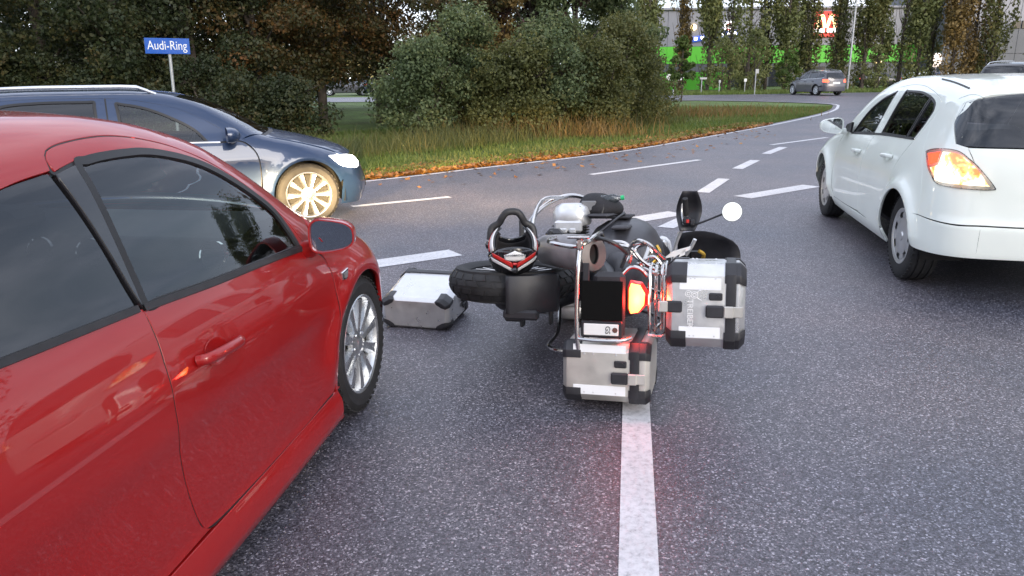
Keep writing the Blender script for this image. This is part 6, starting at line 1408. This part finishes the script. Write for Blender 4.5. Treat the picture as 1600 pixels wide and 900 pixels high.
sign_post(1181, 108, 56, 'grey back of a road sign on a tall post across the far road', (.24, .30, .06), M['sign_back']); sign_post(1097, 121, 57, 'grey back of a low road sign beside the young tree', (.5, .14, .1), M['sign_back']); sign_post(1125, 125, 58, 'short grey marker post beside the young tree', (.16, .2, 0), M['sign_back']); sign_post(1165, 123, 59, 'short pale marker post left of the tall sign post', (.2, .22, 0), M['sign_plain'])
# parked cars far behind
for i, (px, dist, hd, pm, lab) in enumerate([(1428, 76, 80, 'white', 'small white parked car far behind the poplars'), (1462, 74, 70, 'blue', 'small blue parked car beside the bright totem sign'), (1478, 73.5, 75, 'white', 'small white parked car right of the bright totem sign'), (1352, 75, 85, 'blackp', 'dark parked car behind the lamp post'),
    (515, 66, 85, 'grey', 'silver parked car across the lawn at the left end'), (560, 68, 80, 'blackp', 'dark parked car across the lawn behind the autumn tree'), (585, 65, 84, 'blue', 'blue parked car across the lawn beside the thicket')]):
    x, y = px_at(px, dist)
    if i == 0: car0, _ = estate('parked_car', lab, (x, y, 0), hd, M[pm], grid=.12, group='cars parked far behind', rails=False, detail=False); src = car0
    else:
        c = copy_tree(src); c.location = (x, y, 0); c.rotation_euler = (0, 0, R(90-hd)); c['label'] = lab
        for ch in c.children:
            if ch.data and ch.data.materials and ch.data.materials[0] == M['white']:
                ch.data = ch.data.copy(); ch.data.materials[0] = M[pm]
                for g2 in ch.children:
                    if g2.data and g2.data.materials and g2.data.materials[0] == M['white']: g2.data = g2.data.copy(); g2.data.materials[0] = M[pm]
# house and path across the lawn
M['yellow_wall'] = mat('yellow_render', (.62, .50, .20), .8, var=.06, scale=2); M['roof_tile'] = mat('red_roof', (.22, .07, .04), .8, var=.2, scale=8); M['path'] = mat('pale_path', (.28, .26, .23), .9, var=.1)
x, y = px_at(556, 104); ho = thing('yellow_house', 'pale yellow house glimpsed across the lawn between the trees', 'building', (x, y, -.03))
MB().box((0, 3, 1.9), (11, 6, 3.8), .03).build('wall', M['yellow_wall'], ho); MB().prism([(-5.9, 3.8), (5.9, 3.8), (4.6, 5.6), (-4.6, 5.6)], (0, 6.3, 0), (1, 0, 0), (0, 0, 1), 6.6).build('roof', M['roof_tile'], ho)
for k in range(4): MB().box((-3.9+2.6*k, -.04, 1.8), (1.2, .1, 1.4), .02).build('window', M['sign_white'] if k % 2 else M['glass_far'], ho)
setp(sheet('path', [(-60, 74), (3, 72), (3, 73.2), (-60, 75.4)], -.022, M['path']), kind='structure')
# street name sign
x, y = px_at(264, 15.4); d = ray(264, 72); zs = CAM_H + d[2]/d[1]*15.4
st_ = thing('street_name_sign', 'blue street name sign with white lettering on a grey post', 'sign', (x, y, -.03)); st_.rotation_euler = (0, R(1.2), R(10))
MB().tube([(.02, .02, 0), (.02, .02, zs-.05)], .03, 12).build('post', M['galv'], st_)
sw, sh = 62/FPX*15.6, 22/FPX*15.6
b_ = MB().box((0, -.02, zs+.03), (sw, .025, sh), .004).build('sign_plate', mat('sign_blue_enamel', (.004, .085, .42), .35, coat=.4), st_)
fr = MB(); 
for (cx_, cz_, wx, wz) in ((0, sh/2-.012, sw-.01, .008), (0, -sh/2+.012, sw-.01, .008), (sw/2-.010, 0, .008, sh-.02), (-sw/2+.010, 0, .008, sh-.02)): fr.box((cx_, -.0335, zs+.03+cz_), (wx, .003, wz))
lettering('sign_lettering', 'Audi-Ring', .235, M['print_white'], b_, (0, -.0345, zs+.035), (1, 0, 0), (0, 0, 1), .78)
RT = []
# trees to the right of the road, seen only as reflections in the car sides
for i, (x, y, h, w, lab) in enumerate([(15.5, 4, 12, 8, 'dark leafy tree on the right verge beyond the white car'), (19.5, 10, 12.5, 8, 'tall dark tree on the right verge behind the black car'), (13.5, -5, 10, 7, 'dark tree on the right verge behind the camera'), (19, -14, 9, 6.5, 'tall dark tree far back on the right verge')]):
    RT.append(big_tree('broadleaf_tree', lab, (x, y, -.03), h, w, 'dark', 15000, .18, 700+i, 'trees along the right verge', clear=.8))
for i, (x, y, h, w, lab) in enumerate([(-24, -20, 9, 7, 'unseen tall tree added behind the red car across the road behind'), (-12, -24, 8.5, 7, 'unseen dark tree added on the verge behind the red car'), (-1, -26, 9, 7, 'unseen dark tree added straight behind the motorcycle on the rear verge'), (9, -24, 8.5, 7, 'unseen dark tree added behind the lane line on the rear verge'), (24, 2, 10, 7, 'unseen tall tree added deep in the right verge behind the white car')]):  # out-of-view trees added to darken reflections and block low sky light
    c = copy_tree(RT[i % len(RT)]); c.location = (x, y, -.03); c.rotation_euler = (0, 0, 1.3*i+.5); c['label'] = lab; c.scale = (w/6, w/6, h/8)
    c['group'] = 'unseen trees added to darken reflections'
